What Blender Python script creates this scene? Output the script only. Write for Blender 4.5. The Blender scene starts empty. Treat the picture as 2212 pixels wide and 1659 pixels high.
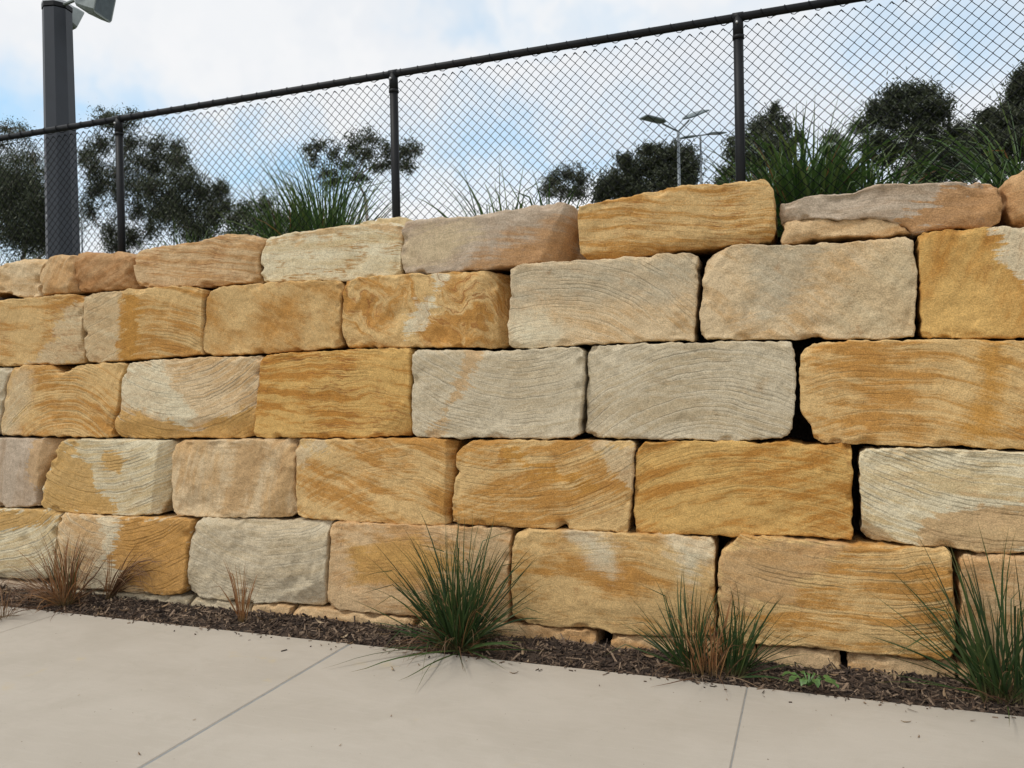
import bpy, math, random
import numpy as np
from mathutils import Matrix, Vector

random.seed(7); RNG = np.random.default_rng(7)
scene = bpy.context.scene
COL = scene.collection

# ------------------------------------------------------------------ camera
FPX, CX, CY = 1769.0, 1106.0, 829.5            # focal length and centre in photo units (2212 x 1659)
TH, PITCH, ROLL, EYE = math.radians(20.2), -math.atan(16 / 1769), 0.0195, 1.60
F = np.array([-math.sin(TH) * math.cos(PITCH), math.cos(TH) * math.cos(PITCH), math.sin(PITCH)])
R0 = np.array([math.cos(TH), math.sin(TH), 0.0]); U0 = np.cross(R0, F)
R = R0 * math.cos(ROLL) - U0 * math.sin(ROLL); U = U0 * math.cos(ROLL) + R0 * math.sin(ROLL)
cam_d = bpy.data.cameras.new('camera'); cam = bpy.data.objects.new('camera', cam_d); COL.objects.link(cam)
cam.matrix_world = Matrix(((R[0], U[0], -F[0], 0), (R[1], U[1], -F[1], 0), (R[2], U[2], -F[2], EYE), (0, 0, 0, 1)))
cam_d.sensor_width = 36; cam_d.lens = 36 * FPX / 2212; cam_d.clip_end = 3000; cam_d.clip_start = 0.05
scene.camera = cam
scene.render.resolution_x, scene.render.resolution_y = 1024, 768

def ray(x, y):
    return F * FPX + R * (x - CX) - U * (y - CY)
def at(x, y, Y):                                # where the sight line meets the vertical plane y = Y
    d = ray(x, y); t = Y / d[1]
    return np.array([d[0] * t, Y, EYE + d[2] * t])
def on_z(x, y, z):
    d = ray(x, y); t = (z - EYE) / d[2]
    return np.array([d[0] * t, d[1] * t, z])
def mpp(x, y, Y):                               # metres per photo unit there
    d = ray(x, y); return Y / d[1]

# ------------------------------------------------------------------ world + sun
SUN_EL, SUN_AZ = math.radians(56), math.radians(-132)
world = bpy.data.worlds.new('World'); scene.world = world; world.use_nodes = True
wt = world.node_tree; wt.nodes.clear()
def N(t, kind, **kw):
    n = t.nodes.new(kind)
    for k, v in kw.items():
        if k == 'inp':
            for i, val in v.items(): n.inputs[i].default_value = val
        else: setattr(n, k, v)
    return n
def L(t, a, b): t.links.new(a, b)
def M(t, op, a, b=None, c=None, clamp=False):
    n = t.nodes.new('ShaderNodeMath'); n.operation = op; n.use_clamp = clamp
    for i, v in enumerate((a, b, c)):
        if v is None: continue
        if hasattr(v, 'is_linked'): t.links.new(v, n.inputs[i])
        else: n.inputs[i].default_value = v
    return n.outputs[0]
def VM(t, op, a, b=None, out=0):
    n = t.nodes.new('ShaderNodeVectorMath'); n.operation = op
    for i, v in enumerate((a, b)):
        if v is None: continue
        if hasattr(v, 'is_linked'): t.links.new(v, n.inputs[i])
        else: n.inputs[i].default_value = v
    return n.outputs[out]
def SS(t, v, lo, hi, a=0.0, b=1.0):             # smoothstep
    n = t.nodes.new('ShaderNodeMapRange'); n.interpolation_type = 'SMOOTHSTEP'
    for i, q in enumerate((v, lo, hi, a, b)):
        if hasattr(q, 'is_linked'): t.links.new(q, n.inputs[i])
        else: n.inputs[i].default_value = q
    return n.outputs[0]
def MIX(t, fac, a, b, mode='MIX'):
    n = t.nodes.new('ShaderNodeMix'); n.data_type = 'RGBA'; n.blend_type = mode
    for i, q in ((0, fac), (6, a), (7, b)):
        if hasattr(q, 'is_linked'): t.links.new(q, n.inputs[i])
        else: n.inputs[i].default_value = q if not isinstance(q, tuple) or len(q) == 4 else (*q, 1)
    return n.outputs[2]
def NOISE(t, vec, scale, detail=3, rough=0.55, dist=0.0, out=0):
    n = t.nodes.new('ShaderNodeTexNoise')
    n.inputs['Scale'].default_value = scale; n.inputs['Detail'].default_value = detail
    n.inputs['Roughness'].default_value = rough; n.inputs['Distortion'].default_value = dist
    if vec is not None: t.links.new(vec, n.inputs['Vector'])
    return n.outputs[out]

wo = N(wt, 'ShaderNodeOutputWorld'); bg = N(wt, 'ShaderNodeBackground', inp={1: 0.1})
sky = N(wt, 'ShaderNodeTexSky', sky_type='NISHITA'); sky.sun_disc = False
sky.sun_elevation = SUN_EL; sky.sun_rotation = SUN_AZ; sky.air_density = 1.0; sky.dust_density = 0.6; sky.ozone_density = 1.5
tc = N(wt, 'ShaderNodeTexCoord'); dirv = VM(wt, 'NORMALIZE', tc.outputs['Generated'])
wn = NOISE(wt, dirv, 6.0, 4, 0.66, out=1)
wv = VM(wt, 'ADD', dirv, VM(wt, 'MULTIPLY', VM(wt, 'SUBTRACT', wn, (0.5, 0.5, 0.5)), (0.34, 0.34, 0.20)))
blue = None
for (px, py, sx, sz, amp) in [(60, 225, 0.15, 0.060, 1.0), (610, 355, 0.17, 0.055, .9), (1090, 285, 0.18, 0.055, .72), (1270, 335, 0.20, 0.055, .68), (200, 420, 0.2, 0.06, .5), (1000, 150, 0.06, 0.05, 0.0),
                         (1730, 345, 0.12, 0.05, 0.75), (1450, 270, 0.12, 0.09, 0.45), (990, 50, 0.10, 0.04, 0.5), (1980, 100, 0.16, 0.07, 0.55), (30, 510, 0.1, 0.05, 0.6), (1350, 55, 0.15, 0.03, 0.35)]:
    c = ray(px, py); c = c / np.linalg.norm(c)
    v = VM(wt, 'MULTIPLY', VM(wt, 'SUBTRACT', wv, tuple(c)), (1 / sx, 1 / sx, 1 / sz))
    m = SS(wt, VM(wt, 'LENGTH', v, out=1), 0.0, 1.35, amp, 0.0)
    blue = m if blue is None else M(wt, 'MAXIMUM', blue, m)
gen = SS(wt, NOISE(wt, wv, 2.2, 2, 0.6), 0.60, 0.80, 0, 0.5)          # open patches all round the sky
blue = M(wt, 'MAXIMUM', blue, gen, clamp=True)
blue = M(wt, 'MULTIPLY', blue, SS(wt, NOISE(wt, wv, 7, 3, 0.6), 0.28, 0.58, 0.62, 1.0))
cl = SS(wt, NOISE(wt, wv, 3.0, 3, 0.55), 0.35, 0.68)
ccol = MIX(wt, cl, (8.1, 8.4, 8.8), (9.1, 9.15, 9.25))
bcol = MIX(wt, 0.62, VM(wt, 'MULTIPLY', sky.outputs[0], (2.4, 2.4, 2.4)), (3.3, 6.6, 8.8))
wc = MIX(wt, M(wt, 'MULTIPLY', blue, 0.92), ccol, bcol)
L(wt, wc, bg.inputs[0]); L(wt, bg.outputs[0], wo.inputs[0])

sl = bpy.data.lights.new('sun', 'SUN'); sl.energy = 1.5; sl.angle = math.radians(12); sl.color = (1.0, 0.95, 0.87)
sun = bpy.data.objects.new('sun', sl); COL.objects.link(sun)
sd = Vector((math.cos(SUN_EL) * math.sin(SUN_AZ), math.cos(SUN_EL) * math.cos(SUN_AZ), math.sin(SUN_EL)))
sun.rotation_euler = sd.to_track_quat('Z', 'Y').to_euler(); sun.location = (-4, -6, 12)
vs = scene.view_settings; vs.view_transform = 'Standard'; vs.look = 'None'; vs.exposure = 0.04; vs.gamma = 1.0; vs.use_curve_mapping = False
scene.render.engine = 'CYCLES'
scene.cycles.max_bounces = 5; scene.cycles.diffuse_bounces = 3; scene.cycles.glossy_bounces = 2; scene.cycles.transmission_bounces = 2; scene.cycles.caustics_reflective = False

# ------------------------------------------------------------------ helpers
def mesh_obj(name, verts, faces, mat, parent=None, smooth=True, loc=None):
    me = bpy.data.meshes.new(name)
    v = np.asarray(verts, dtype=float)
    if loc is not None: v = v - np.asarray(loc)
    me.from_pydata(v.tolist(), [], [tuple(int(i) for i in f) for f in faces])
    if mat is not None: me.materials.append(mat)
    if smooth: me.polygons.foreach_set('use_smooth', [True] * len(me.polygons))
    o = bpy.data.objects.new(name, me); COL.objects.link(o)
    if loc is not None: o.location = loc
    if parent is not None:
        o.parent = parent
        o.location = np.array(o.location) - np.array(parent.location)
    return o
def empty(name, loc=(0, 0, 0)):
    o = bpy.data.objects.new(name, None); COL.objects.link(o); o.location = loc; o.empty_display_size = 0.2
    return o
def tag(o, label=None, cat=None, group=None, kind=None):
    for k, v in (('label', label), ('category', cat), ('group', group), ('kind', kind)):
        if v: o[k] = v
    return o
class MB:
    def __init__(s): s.v = []; s.f = []; s.n = 0
    def add(s, v, f):
        s.v.append(np.asarray(v, float)); s.f += [tuple(i + s.n for i in q) for q in f]; s.n += len(v)
    def tube(s, pts, r, n=8, caps=True):
        pts = np.asarray(pts, float); m = len(pts); r = np.broadcast_to(np.asarray(r, float), (m,))
        tan = np.gradient(pts, axis=0); tan /= np.linalg.norm(tan, axis=1)[:, None] + 1e-12
        ref = np.array([0, 0, 1.0]) if abs(tan[0][2]) < 0.9 else np.array([1.0, 0, 0])
        out = []
        for i in range(m):
            a = np.cross(tan[i], ref); a /= np.linalg.norm(a); b = np.cross(a, tan[i])
            ref = b if abs(np.dot(b, tan[i])) < 0.9 else ref
            ang = np.arange(n) * 2 * math.pi / n
            out.append(pts[i] + r[i] * (np.cos(ang)[:, None] * a + np.sin(ang)[:, None] * b))
        f = [(i * n + j, i * n + (j + 1) % n, (i + 1) * n + (j + 1) % n, (i + 1) * n + j) for i in range(m - 1) for j in range(n)]
        if caps: f += [tuple(range(n))[::-1], tuple((m - 1) * n + j for j in range(n))]
        s.add(np.vstack(out), f)
    def box(s, c, size, rot=None):
        q = np.array([[x, y, z] for x in (-.5, .5) for y in (-.5, .5) for z in (-.5, .5)]) * np.asarray(size)
        if rot is not None: q = q @ np.asarray(rot).T
        s.add(q + np.asarray(c), [(0, 1, 3, 2), (4, 6, 7, 5), (0, 4, 5, 1), (2, 3, 7, 6), (0, 2, 6, 4), (1, 5, 7, 3)])
    def obj(s, name, mat, parent=None, smooth=False, loc=None):
        return mesh_obj(name, np.vstack(s.v), s.f, mat, parent, smooth, loc)

_perm = np.random.default_rng(3).permutation(256); _perm = np.concatenate([_perm, _perm, _perm])
_grad = np.random.default_rng(4).normal(size=(256, 3)); _grad /= np.linalg.norm(_grad, axis=1)[:, None]
def pn(p):
    p = np.asarray(p, float); i = np.floor(p).astype(int); f = p - i; u = f * f * f * (f * (f * 6 - 15) + 10); i &= 255
    r = 0
    for dx in (0, 1):
        for dy in (0, 1):
            for dz in (0, 1):
                h = _perm[_perm[_perm[(i[:, 0] + dx) & 255] + ((i[:, 1] + dy) & 255)] + ((i[:, 2] + dz) & 255)]
                g = (_grad[h] * (f - np.array([dx, dy, dz]))).sum(1)
                w = (u[:, 0] if dx else 1 - u[:, 0]) * (u[:, 1] if dy else 1 - u[:, 1]) * (u[:, 2] if dz else 1 - u[:, 2])
                r = r + g * w
    return r
def fbm(p, octv=4, gain=0.5):
    p = np.asarray(p, float); a, s = 1.0, 0
    for k in range(octv): s = s + a * pn(p * 2 ** k + 17.3 * k); a *= gain
    return s

# ------------------------------------------------------------------ materials
def mat(name):
    m = bpy.data.materials.new(name); m.use_nodes = True; t = m.node_tree; t.nodes.clear()
    o = N(t, 'ShaderNodeOutputMaterial'); b = N(t, 'ShaderNodeBsdfPrincipled'); L(t, b.outputs[0], o.inputs[0])
    return m, t, b
def objco(t): return N(t, 'ShaderNodeTexCoord').outputs['Object']
def geopos(t): return N(t, 'ShaderNodeNewGeometry').outputs['Position']
def bump(t, b, h, strength, dist):
    n = N(t, 'ShaderNodeBump', inp={'Strength': strength, 'Distance': dist}); L(t, h, n.inputs['Height']); L(t, n.outputs[0], b.inputs['Normal'])
def plain(name, c, rough=0.6, metal=0.0, var=0.15, scale=12, bs=0.0):
    m, t, b = mat(name); p = objco(t)
    n = NOISE(t, p, scale, 4, 0.6)
    L(t, MIX(t, SS(t, n, 0.3, 0.7), tuple(x * (1 - var) for x in c), tuple(x * (1 + var) for x in c)), b.inputs['Base Color'])
    b.inputs['Roughness'].default_value = rough; b.inputs['Metallic'].default_value = metal
    if bs: bump(t, b, NOISE(t, p, scale * 6, 3, 0.6), bs, 0.004)
    return m

# sandstone as one node group, one material per block with its own figures
def make_sandstone_group():
    g = bpy.data.node_groups.new('sandstone', 'ShaderNodeTree'); I = g.interface
    def inp(n, ty, d):
        s = I.new_socket(n, in_out='INPUT', socket_type=ty); s.default_value = d
    for n in ('A', 'B', 'C', 'P1', 'P2'): inp(n, 'NodeSocketColor', (.5, .4, .2, 1))
    for n, d in (('Angle', 0), ('Freq', 9), ('Contrast', 1), ('Warp', .15), ('Rust', .2), ('SawX', 0), ('SawZ', -1.5), ('Saw', 1), ('Blotch', .5), ('Rough', .5), ('Soft', .05)): inp(n, 'NodeSocketFloat', d)
    inp('Seed', 'NodeSocketVector', (0, 0, 0))
    I.new_socket('BSDF', in_out='OUTPUT', socket_type='NodeSocketShader')
    gi = N(g, 'NodeGroupInput'); go = N(g, 'NodeGroupOutput'); G = gi.outputs
    b = N(g, 'ShaderNodeBsdfPrincipled'); L(g, b.outputs[0], go.inputs[0])
    b.inputs['Specular IOR Level'].default_value = 0.25
    po = N(g, 'ShaderNodeTexCoord').outputs['Object']
    p = VM(g, 'ADD', po, G['Seed'])
    wn = NOISE(g, p, 2.6, 3, 0.5, out=1)
    sc = N(g, 'ShaderNodeVectorMath', operation='SCALE'); L(g, VM(g, 'SUBTRACT', wn, (.5, .5, .5)), sc.inputs[0]); L(g, G['Warp'], sc.inputs['Scale'])
    q = VM(g, 'ADD', p, sc.outputs[0])
    rot = N(g, 'ShaderNodeVectorRotate', rotation_type='Y_AXIS'); L(g, q, rot.inputs['Vector']); L(g, G['Angle'], rot.inputs['Angle'])
    cb = N(g, 'ShaderNodeCombineXYZ'); sp = N(g, 'ShaderNodeSeparateXYZ'); L(g, rot.outputs[0], sp.inputs[0])
    L(g, M(g, 'MULTIPLY', sp.outputs[0], 0.9), cb.inputs[0]); L(g, M(g, 'MULTIPLY', sp.outputs[1], 0.9), cb.inputs[1]); L(g, M(g, 'MULTIPLY', sp.outputs[2], G['Freq']), cb.inputs[2])
    band = NOISE(g, cb.outputs[0], 1.0, 7, 0.72)
    blo = NOISE(g, p, 2.3, 4, 0.62)
    # saw marks: shallow arcs
    ps = VM(g, 'ADD', po, VM(g, 'MULTIPLY', VM(g, 'SUBTRACT', wn, (.5, .5, .5)), (.09, .09, .09)))
    s3 = N(g, 'ShaderNodeSeparateXYZ'); L(g, ps, s3.inputs[0])
    dx = M(g, 'SUBTRACT', s3.outputs[0], G['SawX']); dz = M(g, 'SUBTRACT', s3.outputs[2], G['SawZ'])
    r = M(g, 'SQRT', M(g, 'ADD', M(g, 'MULTIPLY', dx, dx), M(g, 'MULTIPLY', dz, dz)))
    c3 = N(g, 'ShaderNodeCombineXYZ'); L(g, M(g, 'MULTIPLY', r, 42.0), c3.inputs[2]); L(g, M(g, 'MULTIPLY', dx, 1.5), c3.inputs[0])
    sn = NOISE(g, c3.outputs[0], 1.0, 3, 0.6)
    f = M(g, 'ADD', M(g, 'MULTIPLY', M(g, 'SUBTRACT', band, .5), G['Contrast']), M(g, 'MULTIPLY', M(g, 'SUBTRACT', blo, .5), G['Blotch']))
    f = M(g, 'ADD', f, M(g, 'MULTIPLY', M(g, 'SUBTRACT', sn, .5), M(g, 'MULTIPLY', G['Saw'], 1.1)))
    col = MIX(g, SS(g, f, -0.11, 0.17), G['A'], G['B'])
    cb2 = N(g, 'ShaderNodeCombineXYZ'); L(g, M(g, 'MULTIPLY', sp.outputs[0], 1.6), cb2.inputs[0]); L(g, M(g, 'MULTIPLY', sp.outputs[1], 1.6), cb2.inputs[1]); L(g, M(g, 'MULTIPLY_ADD', sp.outputs[2], M(g, 'MULTIPLY', G['Freq'], 1.7), 4.7), cb2.inputs[2])
    b2 = NOISE(g, cb2.outputs[0], 1.0, 4, 0.55)
    line = SS(g, M(g, 'ABSOLUTE', M(g, 'SUBTRACT', b2, .5)), 0.0, 0.026, 1.0, 0.0)
    fade = SS(g, blo, .38, .62)
    # coloured patches with their own outline (mesh attributes hold the distance to it)
    en = M(g, 'SUBTRACT', NOISE(g, p, 6, 4, 0.7), .5)
    edge = M(g, 'ADD', M(g, 'MULTIPLY', en, 0.26), M(g, 'MULTIPLY', M(g, 'SUBTRACT', M(g, 'ADD', band, sn), 1.0), .26))
    for k, nm in ((1, 'pd1'), (2, 'pd2')):
        a = N(g, 'ShaderNodeAttribute', attribute_name=nm)
        m_ = SS(g, M(g, 'ADD', a.outputs['Fac'], edge), M(g, 'MULTIPLY', G['Soft'], -1.0), G['Soft'])
        pc = MIX(g, SS(g, f, -.25, .25, 0.0, 0.32), G['P%d' % k], G['B'])
        col = MIX(g, M(g, 'MULTIPLY', m_, .92), col, pc)
    col = MIX(g, M(g, 'MULTIPLY', M(g, 'MULTIPLY', line, fade), G['Rust']), col, G['C'])
    iron = SS(g, en, .10, .26)
    col = MIX(g, M(g, 'MULTIPLY', iron, .55), col, G['C'])
    sw = M(g, 'SINE', M(g, 'ADD', M(g, 'MULTIPLY', r, 2 * math.pi / .023), M(g, 'MULTIPLY', sn, 6.5)))
    saw = M(g, 'ADD', M(g, 'MULTIPLY', sw, .11), sn)
    sawm = M(g, 'MULTIPLY', G['Saw'], SS(g, blo, .34, .60, .10, 1.0))
    sawd = SS(g, saw, .27, .46)
    dark = M(g, 'SUBTRACT', 1.0, M(g, 'MULTIPLY', M(g, 'SUBTRACT', 1.0, sawd), M(g, 'MULTIPLY', sawm, .27)))
    gr = NOISE(g, p, 135, 2, .8)
    gr2 = NOISE(g, p, 34, 3, .65)
    grd = M(g, 'MULTIPLY', SS(g, gr, .34, .66, .79, 1.15), SS(g, gr2, .3, .7, .92, 1.07))
    pit = SS(g, gr2, .24, .32, .7, 1.0)
    tot = M(g, 'MULTIPLY', M(g, 'MULTIPLY', dark, grd), pit)
    cbn = N(g, 'ShaderNodeCombineXYZ')
    for i in range(3): L(g, tot, cbn.inputs[i])
    L(g, VM(g, 'MULTIPLY', col, cbn.outputs[0]), b.inputs['Base Color'])
    b.inputs['Roughness'].default_value = .9
    rg = NOISE(g, p, 18, 4, .68)
    h = M(g, 'ADD', M(g, 'MULTIPLY', M(g, 'MULTIPLY', sawd, sawm), .24), M(g, 'ADD', M(g, 'MULTIPLY', rg, M(g, 'MULTIPLY', G['Rough'], .75)), M(g, 'MULTIPLY', gr, .22)))
    bp = N(g, 'ShaderNodeBump', inp={'Strength': 1.0, 'Distance': .016}); L(g, h, bp.inputs['Height']); L(g, bp.outputs[0], b.inputs['Normal'])
    return g
SG = make_sandstone_group()
PAL = {'gold': ((.68, .460, .205), (.515, .262, .070), (.33, .130, .035)),
       'deep': ((.655, .412, .140), (.485, .228, .048), (.32, .13, .035)),
       'cream': ((.71, .545, .335), (.61, .400, .195), (.42, .225, .09)),
       'grey': ((.61, .525, .375), (.52, .420, .270), (.40, .265, .13)),
       'tan': ((.67, .470, .260), (.54, .310, .130), (.35, .16, .06)),
       'rust': ((.58, .355, .175), (.45, .225, .085), (.31, .13, .04)),
       'mauve': ((.52, .420, .315), (.45, .335, .230), (.31, .205, .13)),
       'white': ((.74, .65, .45), (.64, .50, .28), (.46, .26, .10))}
PATCH = {'white': (.75, .68, .49), 'gold': (.60, .345, .095), 'deep': (.53, .265, .055), 'grey': (.54, .47, .335), 'tan': (.56, .365, .18), 'cream': (.66, .53, .33), 'rust': (.49, .255, .095)}
def sand_mat(i, pal, ang=0, freq=9, con=1.0, warp=.10, rust=.25, saw=0.0, sx=0, sz=-1.6, blotch=.5, rough=.5, p1='white', p2='gold', soft=.020):
    m = bpy.data.materials.new('sandstone_%02d' % i); m.use_nodes = True; t = m.node_tree; t.nodes.clear()
    o = N(t, 'ShaderNodeOutputMaterial'); g = N(t, 'ShaderNodeGroup'); g.node_tree = SG; L(t, g.outputs[0], o.inputs[0])
    A, B, C = PAL[pal]
    r = np.random.default_rng(100 + i); k = 1 + r.uniform(-.04, .04)
    for n, v in (('A', A), ('B', B), ('C', C), ('P1', PATCH[p1]), ('P2', PATCH[p2])): g.inputs[n].default_value = (*[x * k for x in v], 1)
    for n, v in (('Angle', math.radians(ang)), ('Freq', freq), ('Contrast', con), ('Warp', warp), ('Rust', rust), ('SawX', sx), ('SawZ', sz), ('Saw', saw), ('Blotch', blotch), ('Rough', rough), ('Soft', soft)): g.inputs[n].default_value = v
    g.inputs['Seed'].default_value = tuple(r.uniform(-40, 40, 3))
    return m

# ------------------------------------------------------------------ ground, path, bed
YP, YB = 4.30, 4.85                              # path edge, back of the bed (under the wall)
def m_ground():
    m, t, b = mat('lawn'); p = geopos(t)
    c = MIX(t, SS(t, NOISE(t, p, 0.7, 6, .65), .35, .65), (.055, .075, .025), (.11, .10, .045))
    L(t, MIX(t, SS(t, NOISE(t, p, 25, 4, .7), .3, .7), c, (.04, .055, .02)), b.inputs['Base Color']); b.inputs['Roughness'].default_value = .95
    bump(t, b, NOISE(t, p, 40, 4, .7), .8, .03); return m
GND = m_ground()
def sheet(name, x0, x1, y0, y1, z, m, parent=None):
    return mesh_obj(name, [(x0, y0, z), (x1, y0, z), (x1, y1, z), (x0, y1, z)], [(0, 1, 2, 3)], m, parent, False)
tag(sheet('ground', -900, 900, -900, 900, -.16, GND), kind='structure')
tag(sheet('terrace', -900, 900, 5.28, 900, 2.42, GND), kind='structure')

def m_concrete():
    m, t, b = mat('concrete'); p = geopos(t)
    pa = VM(t, 'MULTIPLY', p, (1.0, 1.6, 1.0))
    c = MIX(t, SS(t, NOISE(t, pa, 1.3, 6, .62, .5), .32, .68), (.432, .393, .335), (.478, .438, .378))
    c = MIX(t, SS(t, NOISE(t, p, 4.5, 6, .7, .8), .45, .75, 0, .35), c, (.375, .34, .28))
    c = MIX(t, SS(t, NOISE(t, p, 2.1, 4, .6, 1.5), .63, .74, 0, .55), c, (.50, .42, .27))            # ochre dust
    c = MIX(t, SS(t, NOISE(t, p, 190, 3, .7), .3, .7, 0, .22), c, (.33, .30, .25))
    c = MIX(t, SS(t, NOISE(t, VM(t, 'MULTIPLY', p, (5, 60, 5)), 1, 4, .65), .5, .72, 0, .22), c, (.52, .49, .43))
    c = MIX(t, SS(t, NOISE(t, p, 9, 5, .75, 1.2), .64, .72, 0, .16), c, (.33, .29, .22))
    c = MIX(t, SS(t, NOISE(t, p, 42, 2, .5), .735, .77, 0, .8), c, (.12, .09, .06))                 # specks
    L(t, c, b.inputs['Base Color']); b.inputs['Roughness'].default_value = .82; b.inputs['Specular IOR Level'].default_value = .2
    bump(t, b, M(t, 'ADD', NOISE(t, p, 120, 4, .7), M(t, 'MULTIPLY', NOISE(t, VM(t, 'MULTIPLY', p, (12, 90, 12)), 1, 3, .6), .5)), .25, .003); return m
CONC = m_concrete()
JOINTS = [on_z(130, 1325, 0)[0], on_z(757, 1390, 0)[0], on_z(1612, 1495, 0)[0]]
pitch = (JOINTS[2] - JOINTS[0]) / 2
xs = [JOINTS[0] - 2 * pitch, JOINTS[0] - pitch] + JOINTS + [JOINTS[2] + pitch, JOINTS[2] + 2 * pitch]
gaps = [.006, .006, .005, .015, .005, .006, .006]
path = tag(empty('footpath', (0, 2, 0)), kind='structure')
def slab(x0, x1, y0, y1, zt, h, bev):
    mb = MB()
    ring = lambda i, z: [(x0 + i, y0 + i, z), (x1 - i, y0 + i, z), (x1 - i, y1 - i, z), (x0 + i, y1 - i, z)]
    v = ring(0, zt - h) + ring(0, zt - bev) + ring(bev, zt)
    f = [(0, 3, 2, 1), (8, 9, 10, 11)] + [(k * 4 + j, k * 4 + (j + 1) % 4, k * 4 + 4 + (j + 1) % 4, k * 4 + 4 + j) for k in range(2) for j in range(4)]
    mb.add(v, f); return mb
for i in range(len(xs) - 1):
    slab(xs[i] + gaps[i] / 2, xs[i + 1] - gaps[i + 1] / 2, -1.6, YP, 0, .12, .004).obj('concrete_slab', CONC, path)
JNT = plain('joint_filler', (.26, .27, .27), .9)
for i in range(1, len(xs) - 1):
    mb = MB(); mb.box((xs[i], (YP - 1.6) / 2, -.042), (gaps[i] - .001, YP + 1.6 - .01, .076)); mb.obj('joint_filler', JNT, path)

def m_soil():
    m, t, b = mat('soil'); p = geopos(t)
    L(t, MIX(t, SS(t, NOISE(t, p, 30, 6, .7), .3, .7), (.030, .020, .015), (.085, .058, .040)), b.inputs['Base Color']); b.inputs['Roughness'].default_value = 1
    bump(t, b, NOISE(t, p, 55, 5, .7), 1, .02); return m
SOIL = m_soil()
def bed_z(x, y):
    x = np.asarray(x, float); y = np.asarray(y, float)
    k = np.clip((y - YP) / .40, 0, 1)
    return -.018 + .012 * k + .026 * fbm(np.stack([x * 2.2, y * 2.2, 0 * x], -1).reshape(-1, 3), 3).reshape(x.shape) * np.clip(k * 3 + .15, 0, 1)
gx, gy = np.meshgrid(np.linspace(-9.5, 4.6, 300), np.linspace(YP + .002, YB, 16)); gz = bed_z(gx, gy)
nx, ny = gx.shape[1], gx.shape[0]
gf = [(j * nx + i, j * nx + i + 1, (j + 1) * nx + i + 1, (j + 1) * nx + i) for j in range(ny - 1) for i in range(nx - 1)]
tag(mesh_obj('garden_bed', np.stack([gx, gy, gz], -1).reshape(-1, 3), gf, SOIL), kind='structure')

# ------------------------------------------------------------------ the retaining wall
Z, S = 2212 / 860, 2212 / 2560
OFF = {1: (0, 0), 2: (850, 0), 3: (1700, 0), 4: (0, 600), 5: (850, 600), 6: (1700, 600), 7: (0, 1240), 8: (850, 1240), 9: (1700, 1240)}
def P(k, *pts): return [((x / Z + OFF[k][0]) * S, (y / Z + OFF[k][1]) * S) for x, y in pts]
def D(*pts): return list(pts)
# each block: name key, row depth, outline (clockwise from the top left), options
B = []
def blk(key, Y, out, **kw): B.append((key, Y, out, kw))
YC, YA, YB2, YC3, YD, YF = 4.86, 4.82, 4.785, 4.75, 4.715, 4.712
blk('c0', YC, P(4, (-260, 180), (0, 160), (150, 122), (270, 118), (285, 140), (262, 200), (245, 260), (245, 330), (258, 362), (200, 374), (130, 370), (60, 345), (0, 335), (-260, 345)), chis=6, pal='cream', ang=-8, saw=0, rough=1.1, amp=.016)
blk('c1', YC - .01, P(4, (300, 118), (330, 90), (420, 83), (480, 90), (490, 110), (472, 130), (462, 200), (475, 260), (480, 320), (488, 345), (430, 347), (330, 349), (260, 360), (245, 300), (252, 230), (275, 160)), grow=-.012, chis=9, pal='tan', ang=60, rough=1.2, amp=.022, R=.035, con=1.2)
blk('c2', YC, P(4, (482, 80), (520, 70), (650, 80), (760, 72), (850, 105), (852, 150), (844, 220), (852, 280), (872, 308), (760, 320), (640, 327), (540, 337), (500, 337), (478, 280), (464, 210), (472, 150)), grow=-.008, chis=9, pal='rust', ang=25, rough=1.2, amp=.022, R=.035)
blk('c3', YC, P(4, (862, 100), (880, 64), (960, 47), (1180, 17), (1280, 2), (1400, -33), (1500, -45), (1600, -38), (1690, -12), (1690, 40), (1662, 90), (1652, 160), (1655, 250), (1640, 275), (1500, 287), (1330, 302), (1000, 307), (930, 307), (888, 302), (864, 230), (852, 150)), grow=-.004, chis=5, pal='tan', ang=-8, freq=24, con=2.0, rust=.8, rough=.8, saw=.3, warp=.08, amp=.012)
blk('c4', YC, D((560, 546), (572, 515), (600, 507), (680, 495), (760, 484), (850, 479), (867, 492), (867, 560), (865, 597), (800, 604), (700, 607), (562, 608), (557, 578)), chis=4, pal='white', ang=-3, freq=11, con=.9, rust=1.1, warp=.10, rough=.8, amp=.010, p1='tan', pd1=[(560, 515), (870, 478), (870, 500), (740, 498), (560, 522)])
blk('c4b', YC + .20, D((775, 482), (800, 471), (868, 468), (884, 478), (880, 515), (780, 515)), pal='white', rough=.9)
blk('c5', YC - .015, P(2, (395, 1450), (410, 1422), (480, 1406), (620, 1396), (760, 1392), (850, 1385), (960, 1365), (1100, 1345), (1220, 1320), (1330, 1306), (1430, 1298), (1490, 1312), (1514, 1350), (1510, 1400), (1516, 1500)) + P(5, (1512, 20), (1528, 90), (1535, 122), (1400, 140), (1250, 152), (1100, 167), (900, 192), (700, 207), (520, 217), (420, 215), (400, 180), (388, 100), (393, 0)),
    chis=5, soft=.07, pal='mauve', ang=-4, freq=8, con=.8, rust=.25, saw=.15, rough=.6, p1='rust', pd1=[(940, 620), (1060, 540), (1180, 480), (1260, 470), (1250, 580), (940, 600)], facet=[((1208, 470), (1165, 570), 1.0)], blotch=.7, p2='cream', pd2=[(868, 520), (1010, 480), (1030, 500), (960, 560), (868, 570)])
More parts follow.
